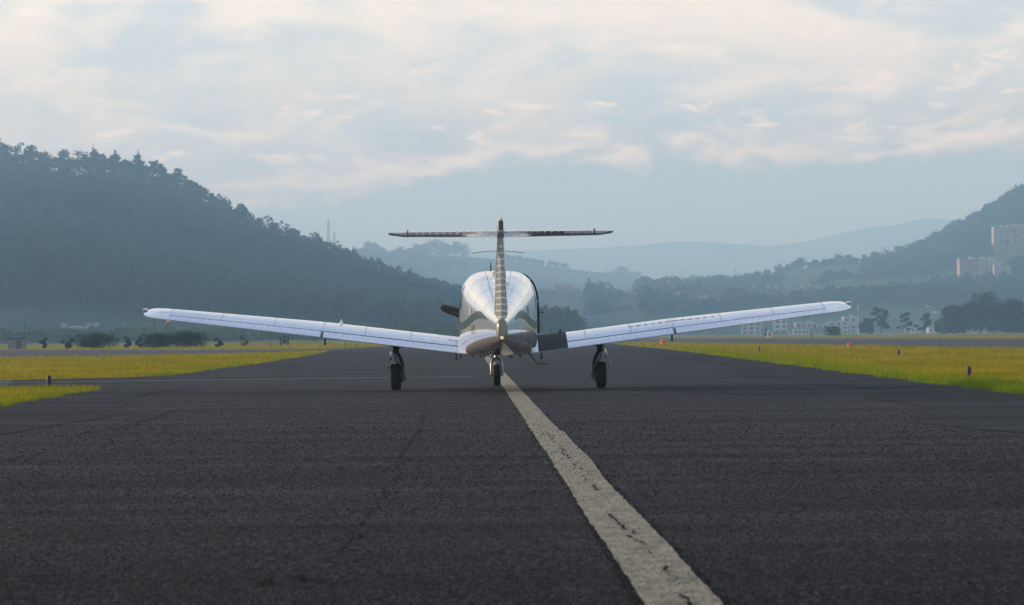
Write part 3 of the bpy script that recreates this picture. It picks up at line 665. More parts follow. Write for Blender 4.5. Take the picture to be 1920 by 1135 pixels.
# ------------------------------------------------------------------ airfield furniture
def edge_light(x, y, h, label, lens=BLUE, group='low taxiway edge lights'):
    p = ground_at(x, y); t = empty('edge_light', p); k = h / 0.2
    tag(t, label, 'edge light', group)
    b = MB(); b.lathe([(-.03, .055), (0, .055), (.01, .03), (.07 * k, .028), (.075 * k, .04)], (0, 0, 0), 'Z', 14); b.build('stem', BLACK, t, smooth=True)
    b = MB(); b.lathe([(.075 * k, .045), (.085 * k, .046), (.16 * k, .043), (.19 * k, .03), (.2 * k, .006)], (0, 0, 0), 'Z', 14); b.build('lens', lens, t, smooth=True)
edge_light(92, 726, 0.21, 'dark blue edge light in the grass at far left')
edge_light(1817, 708, 0.20, 'black edge light in the grass at far right, nearest one')
edge_light(1685, 668, 0.22, 'small black edge light by the narrow gravel strip')
edge_light(1424, 660, 0.22, 'tiny black edge light in the grass below the right wing')
edge_light(507, 654, 0.5, 'small dark post in the grass left of the framed sign')
edge_light(648, 650, 0.4, 'tiny dark post just past the framed sign, below the left wing')
edge_light(669, 650, 0.3, 'tiny dark post nearest the taxiway under the left wing')
edge_light(1522, 637.5, 0.9, 'dark marker post on the far side of the runway')
def marker(x, y, r, label):
    p = ground_at(x, y); t = empty('cone_marker', p); tag(t, label, 'marker', 'orange runway markers')
    b = MB(); b.lathe([(-.02, r), (r * .2, r), (r * .25, r * .75), (r * .8, r * .7), (r * 1.2, r * 1.0), (r * 1.5, r * .9), (r * 1.6, r * .2)], (0, 0, 0), 'Z', 16); b.build('cap', ORANGE, t, smooth=True)
    b = MB(); b.box((0, 0, 0), (r * 2.4, r * 2.4, .05)); b.build('base', BLACK, t)
marker(1593, 652, 0.14, 'small orange marker beside the runway, right of the wing tip')
marker(1243, 646, 0.22, 'small orange marker beside the runway under the right wing')
# white cabinet with a dark shrub beside the runway
t = empty('equipment_cabinet', gx(1442, 420)); tag(t, 'small white equipment cabinet at the far runway edge', 'cabinet')
b = MB(); b.box((0, 0, .45), (1.0, .5, .9)); b.box((-.1, 0, 1.0), (.5, .5, .3)); b.build('housing', WHITEP, t)
b = MB(); b.box((.1, -.26, .5), (.4, .02, .6)); b.build('door', CONC, t)
t = empty('warning_sign', gx(533, 240)); tag(t, 'dark square framed sign standing in the left grass', 'sign')
b = MB(); b.box((-.36, 0, .42), (.12, .12, .9)); b.box((.36, 0, .42), (.12, .12, .9)); b.box((0, 0, .84), (.84, .14, .1)); b.build('frame', mat('rusty frame', (.05, .025, .02), .8), t)
b = MB(); b.box((0, .02, .48), (.58, .05, .56)); b.build('board', CONC, t)
b = MB(); b.box((.02, -.02, .45), (.3, .03, .4)); b.build('panel', DARKM, t)
# utility hut and aerial mast
t = empty('utility_hut', gx(32, 232)); tag(t, 'small grey concrete hut with flat roof at far left', 'hut')
b = MB(); b.box((0, 0, .45), (1.42, 1.3, .95)); b.build('wall', CONC, t)
b = MB(); b.box((0, 0, .96), (1.62, 1.5, .08)); b.build('roof', DARKM, t)
b = MB(); b.box((.25, -.66, .38), (.5, .03, .72)); b.build('door', mat('hut door', (.09, .08, .08), .7), t)
t = empty('aerial_mast', gx(46, 236)); tag(t, 'thin dark mast with a horizontal crossbar behind the hut', 'mast')
b = MB(); b.tube([(0, 0, 0), (0, 0, 2.35)], [.05, .035], 8); b.build('pole', DARKM, t)
b = MB(); b.tube([(-.72, 0, 1.42), (.75, 0, 1.42)], .03, 8); b.tube([(-.72, 0, 1.42), (-.72, 0, 1.5)], .02, 6); b.tube([(.75, 0, 1.42), (.75, 0, 1.5)], .02, 6); b.build('crossbar', DARKM, t)
b = MB(); b.tube([(-.35, 0, 1.4), (0, 0, 1.1)], .02, 6); b.tube([(.35, 0, 1.4), (0, 0, 1.1)], .02, 6); b.build('strut', DARKM, t)
# wind sock hanging limp
WD = 200
t = empty('windsock', gx(289, WD)); tag(t, 'limp red and white windsock on a thin pole below the left wing tip', 'windsock')
b = MB(); b.tube([(0, 0, 0), (0, 0, 2.72)], [.035, .025], 8); b.build('pole', DARKM, t)
b = MB(); b.tube([(0, 0, 2.62), (0.9, 0, 2.66), (2.2, 0, 2.46)], .05, 8); b.tube([(.4, 0, 2.6), (1.05, 0, 2.2)], .02, 6); b.build('swivel_arm', DARKM, t)
WS_R = [(.62, 2.6), (1.65, 2.62), (1.42, 2.34), (1.26, 2.15), (1.02, 1.95), (0.98, 1.9)]
for k, (m_, a, c_, ra, rb) in enumerate(((CONC, (1.0, 2.62), (1.12, 2.32), .34, .16), (WHITEP, (1.22, 2.36), (1.08, 2.15), .15, .15), (REDP, (1.08, 2.17), (1.0, 1.92), .15, .12), (CONC, (1.03, 1.94), (1.22, 1.68), .07, .04))):
    b = MB(); b.tube([(a[0], 0, a[1]), ((a[0] + c_[0]) / 2 + .03, 0, (a[1] + c_[1]) / 2), (c_[0], 0, c_[1])], [ra, (ra + rb) / 2, rb], 12); b.build('sock_band', m_, t, smooth=True)

# ------------------------------------------------------------------ plants
def leaf_tris(P, size, r_):
    n = len(P); a = r_.normal(0, 1, (n, 3)); a /= np.linalg.norm(a, axis=1)[:, None]; h = r_.normal(0, 1, (n, 3)); b_ = np.cross(a, h); b_ /= np.linalg.norm(b_, axis=1)[:, None]
    s = (size * r_.uniform(0.6, 1.4, n))[:, None]
    return np.stack([P - a * s * .5 - b_ * s * .3, P + a * s * .5 - b_ * s * .25, P + b_ * s * .55], 1).reshape(-1, 3)
def blob_pts(blobs, n, r_, shell=0.55):
    B = np.array(blobs); vol = B[:, 3] * B[:, 4] * B[:, 5]; idx = r_.choice(len(B), n, p=vol ** .75 / (vol ** .75).sum())
    d = r_.normal(0, 1, (n, 3)); d /= np.linalg.norm(d, axis=1)[:, None]; rad = (shell + (1 - shell) * r_.random(n)) * r_.uniform(0.85, 1.12, n)
    return B[idx, :3] + d * B[idx, 3:6] * rad[:, None]
def crown_obj(name, blobs, n, size, m, parent, r_, shell=0.55):
    v = leaf_tris(blob_pts(blobs, n, r_, shell), size, r_); return link(name, mesh_np(name, v, np.arange(len(v)).reshape(-1, 3)), m, parent)
def make_tree(loc, h, w, kind, n, size, m, label, group, seed, cat='tree', name='tree'):
    r_ = np.random.default_rng(seed); t = empty(name, loc); tag(t, label, cat, group); blobs = []; tr = MB()
    if kind == 'broad':
        tr.tube([(0, 0, -0.5), (0.02 * w, 0, h * .3), (-.02 * w, 0, h * .7)], [h * .03, h * .022, h * .008], 7)
        for i in range(17):
            a = r_.uniform(0, 6.28); q = r_.uniform(0, 1); rr = w * .5 * (0.25 + .65 * math.sin(math.pi * (0.18 + .72 * q))) * r_.uniform(.5, .85); z = h * (.13 + .73 * q)
            b_ = w * r_.uniform(.15, .25); blobs.append((rr * math.cos(a), rr * math.sin(a), z, b_, b_, b_ * .8)); tr.tube([(0, 0, z * .6), (rr * .8 * math.cos(a), rr * .8 * math.sin(a), z)], [h * .012, h * .004], 5)
        blobs.append((0, 0, h * .55, w * .3, w * .3, h * .3)); blobs.append((0, 0, h * .9, w * .17, w * .17, h * .1))
    elif kind == 'layer':
        tr.tube([(0, 0, -.5), (.03 * w, 0, h * .5), (0, 0, h * .95)], [h * .025, h * .018, h * .006], 7)
        for i in range(13):
            a = r_.uniform(0, 6.28); q = i / 12; rr = w * .5 * (1 - .55 * q) * r_.uniform(.3, .95); z = h * (.25 + .70 * q); b_ = w * r_.uniform(.12, .2)
            blobs.append((rr * math.cos(a), rr * math.sin(a), z, b_, b_, b_ * .42)); tr.tube([(0, 0, z - h * .08), (rr * math.cos(a), rr * math.sin(a), z)], [h * .01, h * .004], 5)
    elif kind == 'pine':
        tr.tube([(0, 0, -1), (0, 0, h * .97)], [h * .022, h * .004], 6)
        for i in range(11):
            q = i / 10; z = h * (.30 + .68 * q); rr = w * .5 * (1 - q) ** .8 * r_.uniform(.7, 1.1) + w * .04
            for k in range(3 if q < .8 else 1):
                a = r_.uniform(0, 6.28); o = rr * .5 if q < .8 else 0; blobs.append((o * math.cos(a), o * math.sin(a), z, rr * .65, rr * .65, h * .045))
                tr.tube([(0, 0, z), (o * 1.5 * math.cos(a), o * 1.5 * math.sin(a), z - h * .01)], [h * .006, h * .002], 4)
    elif kind == 'ridge':                         # tall bare trunk, clumped crown
        tr.tube([(0, 0, -1.5), (.02 * w, 0, h * .55), (0, 0, h * .9)], [h * .022, h * .016, h * .006], 6)
        for i in range(11):
            a = r_.uniform(0, 6.28); q = r_.random(); rr = w * .45 * r_.uniform(.2, 1) * (1 - .6 * q); z = h * (.33 + .6 * q); b_ = w * r_.uniform(.16, .26)
            blobs.append((rr * math.cos(a), rr * math.sin(a), z, b_, b_, b_ * .7)); tr.tube([(0, 0, z * .75), (rr * math.cos(a), rr * math.sin(a), z)], [h * .008, h * .003], 4)
    elif kind == 'shrub':
        for i in range(12):
            a = r_.uniform(0, 6.28); rr = w * .36 * r_.uniform(.1, 1); z = h * r_.uniform(.22, .70); b_ = w * r_.uniform(.13, .2)
            blobs.append((rr * math.cos(a), rr * math.sin(a) * .7, z, b_, b_ * .8, h * .25)); tr.tube([(rr * .3 * math.cos(a), 0, -.05), (rr * math.cos(a), rr * math.sin(a) * .7, z)], [h * .018, h * .008], 5)
        blobs.append((0, 0, h * .42, w * .4, w * .28, h * .44)); [blobs.append((q * w, 0, h * .42, w * .17, w * .2, h * r_.uniform(.40, .52))) for q in (-.34, -.2, -.06, .08, .21, .35)]
    elif kind == 'sapling':
        for i in range(6):
            a = r_.uniform(0, 6.28); rr = w * .35 * r_.uniform(0, 1); z = h * (.2 + .7 * i / 5); b_ = w * r_.uniform(.16, .25) * (1.1 - .5 * i / 5)
            blobs.append((rr * math.cos(a), rr * math.sin(a), z, b_, b_, b_ * .7))
        tr.tube([(0, 0, -.1), (0, 0, h * .9)], [h * .02, h * .006], 5)
    tr.build('trunk' if kind != 'shrub' else 'stems', BARK, t); crown_obj('crown', blobs, n, size, m, t, r_); return t
# hedge shrubs on the left
shr = [(180, 232, 1.5, 2.9, 'shrub', 'rounded dark green shrub, reddish on its left side'), (291, 226, 1.35, 1.9, 'shrub', 'smaller round dark shrub below the windsock pole'),
       (346, 226, 1.5, 3.0, 'shrub', 'widest dark green shrub, right of the windsock'), (83, 232, 0.9, 0.7, 'sapling', 'thin young plant nearest the hut'), (126, 230, 0.85, 1.0, 'sapling', 'low ragged plant between hut and rounded shrub'),
       (241, 230, 0.95, 0.75, 'sapling', 'small upright bush, left of the pair under the windsock'), (262, 229, 1.0, 0.7, 'sapling', 'small upright bush touching the round shrub under the windsock'), (409, 232, 0.75, 0.75, 'sapling', 'lone small bush right of the widest shrub')]
for i, (x, D, h, w, kd, lb) in enumerate(shr):
    t = make_tree(gx(x, D), h * 1.12, w * 1.45, kd, 5200 if kd == 'shrub' else 1100, .10 if kd == 'shrub' else .10, LEAF_DARK, lb, 'shrubs along the left airfield edge', 40 + i, 'shrub', 'shrub')
    if i == 0: crown_obj('reddish_side', [(-1.15, -.2, .45, .38, .3, .35), (-.8, -.3, .75, .25, .2, .2)], 420, .10, LEAF_RED, t, np.random.default_rng(5))  # reddish clumps on the left side of the first shrub
t = make_tree(gx(457, 236), 1.1, .9, 'sapling', 450, .09, LEAF_DARK, 'small bush with an orange base and a thin spike on top', 'shrubs along the left airfield edge', 60, 'shrub', 'shrub')
crown_obj('orange_leaves', [(0, -.2, .28, .36, .2, .18)], 160, .09, LEAF_RED, t, np.random.default_rng(6))
b = MB(); b.tube([(0.05, 0, .8), (0.05, 0, 1.55)], [.05, .02], 6); b.build('spike', DARKM, t)
make_tree(gx(1437, 420), 1.6, .9, 'sapling', 400, .15, LEAF_DARK, 'dark little bush beside the white cabinet', None, 61, 'shrub', 'shrub')
make_tree(gx(1562, 500), 2.2, 3.6, 'shrub', 900, .3, LEAF_MID, 'pale green bush in front of the white town block', None, 62, 'shrub', 'shrub')
# trees beyond the runway on the right
TG = 'trees beyond the runway on the right'
trees = [(1838, 620, 10.0, 10.5, 'broad', 'tallest dark broad tree right of centre in the right hand clump', LEAF_DARK), (1789, 610, 6.9, 6.5, 'broad', 'yellowish rounded tree on the left of the tall dark tree', LEAF_MID),
         (1855, 590, 5.0, 3.4, 'broad', 'small pale tree standing in front of the tall dark tree', LEAF_MID), (1905, 620, 7.9, 7.2, 'broad', 'dark broad tree cut by the right edge of the view', LEAF_DARK),
         (1651, 640, 6.8, 6.6, 'layer', 'open layered tree, tallest of the left three', LEAF_MID), (1628, 650, 4.2, 4.0, 'broad', 'low dark tree at the left end of the row', LEAF_DARK),
         (1699, 640, 5.3, 4.2, 'layer', 'middle slim tree with layered crown in the row', LEAF_DARK), (1733, 640, 5.2, 5.2, 'layer', 'airy see-through tree just left of the big clump', LEAF_DARK), (1765, 630, 4.0, 3.0, 'broad', 'low tree filling the gap before the big clump', LEAF_MID), (1880, 640, 5.5, 6.0, 'broad', 'dim tree between the tall tree and the right edge', LEAF_DARK)]
for i, (x, D, h, w, kd, lb, m_) in enumerate(trees):
    make_tree(gx(x, D) , h, w * (1.22 if kd == 'broad' else 1.0), kd, 7000 if kd == 'broad' and h > 6 else 2200, .40 if h > 6 else .32, m_, lb, TG, 100 + i)

# ------------------------------------------------------------------ hills
def smooth_noise(x, y, sc, seed):
    r_ = np.random.default_rng(seed); out = 0
    for o in range(5):
        k = 2 ** o / sc; p = r_.uniform(0, 6.28, 4); a, b_ = r_.uniform(-1, 1, 2)
        out = out + (np.sin(x * k * (1 + .3 * a) + p[0] + 1.3 * np.sin(y * k * .7 + p[1])) * np.sin(y * k * (1 + .3 * b_) + p[2] + 1.1 * np.sin(x * k * .6 + p[3]))) / 1.8 ** o
    return out / 2
class Hill:
    """terrain whose skyline, at distance D, passes through the given photo points; slopes down to the front and behind"""
    def __init__(s, name, sky_pts, D, Dfront, m, rough=1.0, xr=(-400, 2320), back=1.5, nu=150, nv=46, seed=0, pw=1.0):
        s.D, s.Df, s.pw = D, Dfront, pw; xs = np.array([p[0] for p in sky_pts]); zs = np.array([at(p[0], p[1], D).z for p in sky_pts]); s.rough = rough; s.seed = seed
        s.px, s.pz = np.array([at(p[0], p[1], D).x for p in sky_pts]), zs
        a, b_ = at(xr[0], HOR, D).x, at(xr[1], HOR, D).x
        U, V = np.meshgrid(np.linspace(a, b_, nu), np.concatenate([np.linspace(0, 1, nv), np.linspace(1.03, back, 8)]))
        X = U * (s.Df + (D - s.Df) * V) / D * 0.35 + U * 0.65; Y = s.Df + (D - s.Df) * V; Z = s.z(X, Y)
        v = np.stack([X, Y, Z], -1).reshape(-1, 3); n = U.shape[1]; i = np.arange((U.shape[0] - 1) * (n - 1)); r0 = i // (n - 1); c0 = i % (n - 1); q = r0 * n + c0
        s.o = struct(link(name, mesh_np(name, v, np.stack([q, q + 1, q + n + 1, q + n], 1), True), m))
    def z(s, X, Y):
        V = (Y - s.Df) / (s.D - s.Df); Uc = X / (0.65 + 0.35 * Y / s.D)
        H = np.interp(Uc, s.px, s.pz)
        prof = np.where(V <= 1, np.clip(V, 0, 1) ** s.pw, 1 - 0.55 * np.clip(V - 1, 0, 2))
        n = smooth_noise(X, Y, s.D * .05, s.seed) * s.D * .006 * s.rough * np.clip(1 - np.abs(V - .5) * 2, 0, 1)
        return H * prof + n - 0.5
def hill_mat(name, c1, c2, c3, s1, s2):
    m = mat(name, c1, 0.95, spec=0.05); t = m.node_tree; b_ = t.nodes['Principled BSDF']; g = t.nodes.new('ShaderNodeNewGeometry')
    def nz(s, d):
        n = t.nodes.new('ShaderNodeTexNoise'); n.inputs['Scale'].default_value = s; n.inputs['Detail'].default_value = d; t.links.new(g.outputs['Position'], n.inputs['Vector']); return n.outputs[0]
    def rp(v, a, c, p0, p1):
        r = t.nodes.new('ShaderNodeValToRGB'); r.color_ramp.elements[0].position = p0; r.color_ramp.elements[1].position = p1; r.color_ramp.elements[0].color = (*a, 1); r.color_ramp.elements[1].color = (*c, 1); t.links.new(v, r.inputs[0]); return r.outputs[0]
    k = t.nodes.new('ShaderNodeMix'); k.data_type = 'RGBA'; t.links.new(rp(nz(s2, 5), (0, 0, 0), (1, 1, 1), .45, .6), k.inputs[0]); t.links.new(rp(nz(s1, 6), c1, c2, .35, .65), k.inputs[6]); k.inputs[7].default_value = (*c3, 1)
    t.links.new(k.outputs[2], b_.inputs['Base Color']); return m
HM_FOREST = hill_mat('forest floor', (0.018, 0.028, 0.012), (0.030, 0.042, 0.016), (0.024, 0.04, 0.014), .02, .008)
HM_MID = hill_mat('hill pasture', (0.035, 0.06, 0.02), (0.07, 0.085, 0.03), (0.03, 0.045, 0.02), .008, .004)
HM_RIGHT = hill_mat('hill scrub', (0.03, 0.05, 0.022), (0.055, 0.07, 0.03), (0.035, 0.06, 0.02), .01, .005)
HM_FAR = hill_mat('far mountain', (0.04, 0.05, 0.03), (0.06, 0.07, 0.04), (0.05, 0.06, 0.04), .002, .001)
#far1 = Hill('far_mountain', [(-600, 420), (200, 400), (480, 378), (600, 366), (700, 354), (830, 346), (930, 352), (1050, 380), (1250, 430), (1500, 470), (2400, 500)], 12500, 11000, HM_FAR, .6, seed=1)
far2 = Hill('mountain_range', [(-600, 500), (600, 480), (980, 470), (1080, 466), (1180, 462), (1240, 456), (1290, 452), (1340, 455), (1440, 461), (1500, 455), (1560, 442), (1620, 427), (1680, 422), (1710, 413), (1745, 409), (1790, 414), (1850, 428), (1950, 440), (2400, 430)], 5500, 4300, HM_FAR, .6, seed=2)
mid = Hill('middle_hill', [(-600, 470), (500, 470), (660, 474), (760, 476), (880, 481), (960, 488), (1060, 503), (1140, 512), (1195, 520), (1240, 530), (1300, 545), (1500, 575), (2400, 600)], 2750, 1900, HM_MID, 1.0, seed=3)
right = Hill('right_hill', [(-600, 640), (900, 615), (1100, 565), (1200, 537), (1250, 531), (1300, 531), (1400, 526), (1440, 519), (1500, 503), (1560, 498), (1640, 490), (1700, 477), (1730, 466), (1760, 448), (1800, 430), (1850, 402), (1900, 370), (1960, 340), (2100, 300), (2400, 290)], 1760, 1000, HM_RIGHT, 1.0, seed=4, pw=.85)
spur = Hill('village_spur', [(-600, 610), (700, 560), (900, 543), (1000, 541), (1060, 542), (1110, 546), (1140, 556), (1180, 572), (1215, 588), (1260, 606), (1330, 632), (2400, 660)], 1500, 1080, HM_MID, .8, seed=5)
lefth = Hill('left_hill', [(-600, 300), (-200, 305), (0, 318), (100, 325), (200, 330), (300, 345), (350, 360), (400, 385), (450, 405), (500, 430), (560, 455), (620, 475), (680, 500), (740, 525), (800, 547), (860, 566), (940, 590), (1050, 622), (1150, 645), (2400, 660)], 1080, 560, HM_FOREST, 1.0, xr=(-420, 1300), seed=6, pw=.9)
mound = Hill('grass_mound', [(-400, 660), (300, 650), (440, 640), (470, 633), (545, 630), (600, 633), (680, 641), (760, 652), (2400, 660)], 300, 262, GRASSGROUND, 0.2, xr=(250, 860), nu=60, nv=10, seed=7)
# pale valley field seen below the left hill
sheetv = lefth

# woods
def wood(name, hill, spots, h, w, n, size, m, label, seed):
    r_ = np.random.default_rng(seed); P = []
    for X, Y in spots:
        z = float(hill.z(np.array(X), np.array(Y))); hh = h * r_.uniform(.5, 1.5); ww = w * r_.uniform(.5, 1.5)
        d = r_.normal(0, 1, (n, 3)); d /= np.linalg.norm(d, axis=1)[:, None]; d[:, 2] = np.abs(d[:, 2]) * 1.2 - .25
        P.append(np.array([X, Y, z + hh * .45]) + d * np.array([ww * .5, ww * .5, hh * .5]) * r_.uniform(.75, 1.05, (n, 1)))
    P = np.concatenate(P); v = leaf_tris(P, size, r_); o = link(name, mesh_np(name, v, np.arange(len(v)).reshape(-1, 3)), m)
    return tag(o, label, 'wood', kind='stuff')
def scatter(hill, n, x0, x1, vmin, vmax, seed, clump=None):
    r_ = np.random.default_rng(seed); out = []
    while len(out) < n:
        V = r_.uniform(vmin, vmax); Y = hill.Df + (hill.D - hill.Df) * V; X = at(r_.uniform(x0, x1), HOR, Y).x
        if clump is None or smooth_noise(np.array(X), np.array(Y), clump[0], clump[1]) > clump[2]: out.append((X, Y))
    return out
wood('forest', lefth, scatter(lefth, 5900, -180, 1080, .12, .962, 1), 6, 5.4, 60, 1.0, LEAF_PINE, 'dense dark forest covering the left hillside', 2)
wood('hillside_wood', right, scatter(right, 2600, 1200, 2000, .15, 1.0, 3, (60, 5, .1)), 6, 8, 40, 1.5, LEAF_PINE, 'hazy woods scattered over the right hillside', 4)
wood('summit_wood', right, scatter(right, 1500, 1690, 2000, .70, 1.0, 13), 6, 7.5, 40, 1.4, LEAF_PINE, 'darker wood covering the summit of the right hill', 14)
wood('spur_wood', spur, scatter(spur, 420, 1105, 1260, .35, 1.0, 5), 6.5, 6.5, 40, 1.4, LEAF_PINE, 'wood on the right end of the village spur', 6)
wood('slope_wood', mid, scatter(mid, 500, 660, 1300, .2, .97, 7, (120, 8, .32)), 9, 12, 36, 2.4, LEAF_PINE, 'faint patches of wood on the hazy middle hill', 8)
vw = [(at(x, HOR, D).x, D) for x, D in zip(rng.uniform(1180, 1960, 420), rng.uniform(1060, 1150, 420))]
class Flat:
    def z(s, X, Y): return np.zeros_like(X)
wood('valley_trees', Flat(), vw, 4.2, 7, 50, 1.0, LEAF_MID, 'low hazy trees around the town in the valley', 9)
vw = [(at(x, HOR, D).x, D) for x, D in zip(rng.uniform(-60, 900, 420), rng.uniform(470, 560, 420))]
wood('valley_scrub', Flat(), vw, 2.4, 5, 50, .8, LEAF_MID, 'low scrub at the foot of the left hill', 10)

# single trees along the skylines
def on_ridge(hill, x):
    X = at(x, HOR, hill.D).x; return Vector((X, hill.D, float(hill.z(np.array(X), np.array(hill.D)))))
RG = 'trees along the left hill skyline'
k = 0
for x in list(np.arange(-20, 430, 9.5)) :
    k += 1; xx = x + rng.uniform(-3, 3); top = float(np.interp(xx, [-20, 0, 60, 130, 200, 300, 340, 380, 430], [255, 262, 276, 286, 290, 305, 322, 352, 388])); base = float(np.interp(xx, lefth_x := [0, 100, 200, 300, 350, 400, 450], [318, 325, 330, 345, 360, 385, 405]))
    h = (base - top) * lefth.D / F_PX * rng.uniform(.62, 1.12) + 1.0
    make_tree(on_ridge(lefth, xx), h, h * rng.uniform(.5, 1.0), 'ridge', 420, .8, LEAF_PINE, 'bare stemmed ridge tree left of the three tall pointed conifers' if xx < 172 else 'bare stemmed ridge tree standing among the three pointed conifers' if xx < 268 else 'bare stemmed ridge tree descending right of the three pointed conifers', RG if xx < 172 else RG + ' among the conifers' if xx < 268 else RG + ' right of the conifers', 300 + k)
for x, top, lb in ((178, 271, 'pointed conifer, leftmost of three rising above the left ridge'), (219, 280, 'pointed conifer, middle and shortest of three above the left ridge'), (262, 280, 'pointed conifer, rightmost and broadest of three above the left ridge')):
    p = on_ridge(lefth, x); h = (at(x, top, lefth.D).z - p.z); make_tree(p, h, h * .62, 'pine', 700, 1.0, LEAF_PINE, lb, None, 400 + x, name='pine_tree')
for x, top, wf, kd, lb in ((455, 384, 1.0, 'ridge', 'large round crowned tree standing out on the descending left ridge'), (553, 428, 1.0, 'broad', 'rounded tree on the left ridge left of the radio towers'), (652, 462, .6, 'pine', 'narrow conifer on the left ridge right of the radio towers'), (664, 464, .7, 'pine', 'second conifer right of the radio towers, slightly broader'), (487, 410, 1.0, 'ridge', 'small tree just below the large round crowned tree'), (512, 416, .6, 'pine', 'thin conifer halfway between round tree and rounded tree')):
    p = on_ridge(lefth, x); h = (at(x, top, lefth.D).z - p.z); make_tree(p, h, h * wf, kd, 700, .9, LEAF_PINE, lb, None, 500 + x, name='tree' if kd != 'pine' else 'pine_tree')
RG2 = 'hazy trees on the middle hill skyline'
for i, (x, top) in enumerate(((690, 452), (703, 455), (716, 464), (752, 463), (768, 466), (782, 458), (796, 457), (808, 449), (820, 448), (832, 452), (845, 455), (858, 453), (871, 457), (952, 486), (962, 489), (977, 480), (990, 484), (1003, 488), (1015, 489), (1034, 490), (1046, 494), (1060, 496))):
    p = on_ridge(mid, x); h = max(5, at(x, top, mid.D).z - p.z); make_tree(p, h, h * 1.0 + 3, 'broad', 420, 1.8, LEAF_PINE, 'hazy tree on the middle hill skyline left of the tail fin' if x < 930 else 'hazy tree on the middle hill skyline right of the tail fin', RG2 + (' left of the fin' if x < 930 else ' right of the fin'), 600 + i)
RG3 = 'trees on the right hill skyline'
for i, x in enumerate(list(np.arange(1465, 1700, 11)) + list(np.arange(1740, 1930, 9))):
    xx = x + rng.uniform(-3, 3); p = on_ridge(right, xx); h = rng.uniform(5, 9); make_tree(p - Vector((0, 0, 1.5)), h, h * rng.uniform(.9, 1.6), 'broad' if rng.random() < .7 else 'ridge', 420, 1.1, LEAF_PINE, 'tree lining the right skyline left of the lone rounded tree' if xx < 1720 else 'tree lining the steep right skyline above the lone rounded tree', RG3 if xx < 1720 else RG3 + ', steep part', 700 + i)
for x, top, wpx, lb in ((1729, 450, 24, 'big rounded tree standing alone on the right ridge'), (1321, 521, 14, 'lone round tree on the saddle right of centre'), (1398, 516, 10, 'small lone tree on the saddle nearest the open shed'), (1785, 425, 10, 'small round topped tree above the right ridge'), (1798, 422, 16, 'wider round topped tree above the right ridge')):
    p = on_ridge(right, x); h = at(x, top, right.D).z - p.z + 1; make_tree(p - Vector((0, 0, 1)), h, wpx * right.D / F_PX, 'broad', 800, 1.3, LEAF_PINE, lb, None, 900 + x)
p = on_ridge(mid, 1165); make_tree(p, 9, 19, 'layer', 260, 1.7, LEAF_PINE, 'flat topped spreading tree alone on the middle hill skyline', None, 931)

# towers and poles
def tower(p, h, w, label, cat='radio tower', lattice=True):
    t = empty('radio_tower', p); tag(t, label, cat); b = MB()
    for sx, sy in ((-1, -1), (1, -1), (1, 1), (-1, 1)): b.tube([(sx * w * .5, sy * w * .5, -2), (sx * w * .14, sy * w * .14, h)], w * .07, 5)
    b.build('leg_frame', CONC, t); b = MB(); nl = 12
    for i in range(nl):
        z0, z1 = h * i / nl, h * (i + 1) / nl; k0, k1 = (w * (.5 - .36 * z / h) for z in (z0, z1))
        for q in (-1, 1): b.tube([(-k0 * q, -k0, z0), (k1 * q, -k1, z1)], w * .04, 4); b.tube([(-k0, -k0 * q, z0), (-k1, k1 * q, z1)], w * .04, 4)
    b.build('lattice', CONC, t); b = MB()
    for z in (.55, .72, .82, .93): b.tube([(w * .3, -w * .4, h * z), (w * .3, -w * .7, h * z)], w * .28, 10)
    b.build('dish', WHITEP, t); b = MB(); b.tube([(0, 0, h), (0, 0, h * 1.06)], w * .05, 5); b.build('top_rod', CONC, t)
p = on_ridge(mid, 616); tower(Vector((at(616, 470, 1900).x, 1900, at(616, 474, 1900).z)), 24, 2.4, 'tall lattice radio tower behind the left ridge')
tower(Vector((at(627, 470, 1950).x, 1950, at(627, 470, 1950).z)), 14, 2.0, 'shorter lattice tower just right of the tall one')
for x, base, top, lb in ((1283, 531, 507, 'taller thin mast on the saddle right of centre'), (1276, 531, 513, 'shorter thin mast beside the taller saddle mast'), (1379, 527, 503, 'thin mast on the saddle between the lone trees'), (1576, 497, 473, 'thin mast on the right ridge above the wing tip'), (1136, 512, 500, 'thin mast left of the flat topped tree')):
    p = at(x, base, 1765); h = at(x, top, 1765).z - p.z; t = empty('mast', p); tag(t, lb, 'mast'); b = MB(); b.tube([(0, 0, -3), (0, 0, h)], [.25, .15], 6); b.build('pole', CONC, t); b = MB(); b.tube([(-.9, 0, h * .9), (.9, 0, h * .9)], .14, 5); b.build('crossarm', CONC, t)
t = empty('transmission_mast', gx(1609, 900)); tag(t, 'slim red and white mast rising behind the town', 'mast')
for i in range(6): b = MB(); b.tube([(0, 0, i * 2.0), (0, 0, i * 2.0 + 2)], .16 - .012 * i, 6); b.build('mast_section', REDP if i % 2 else WHITEP, t)

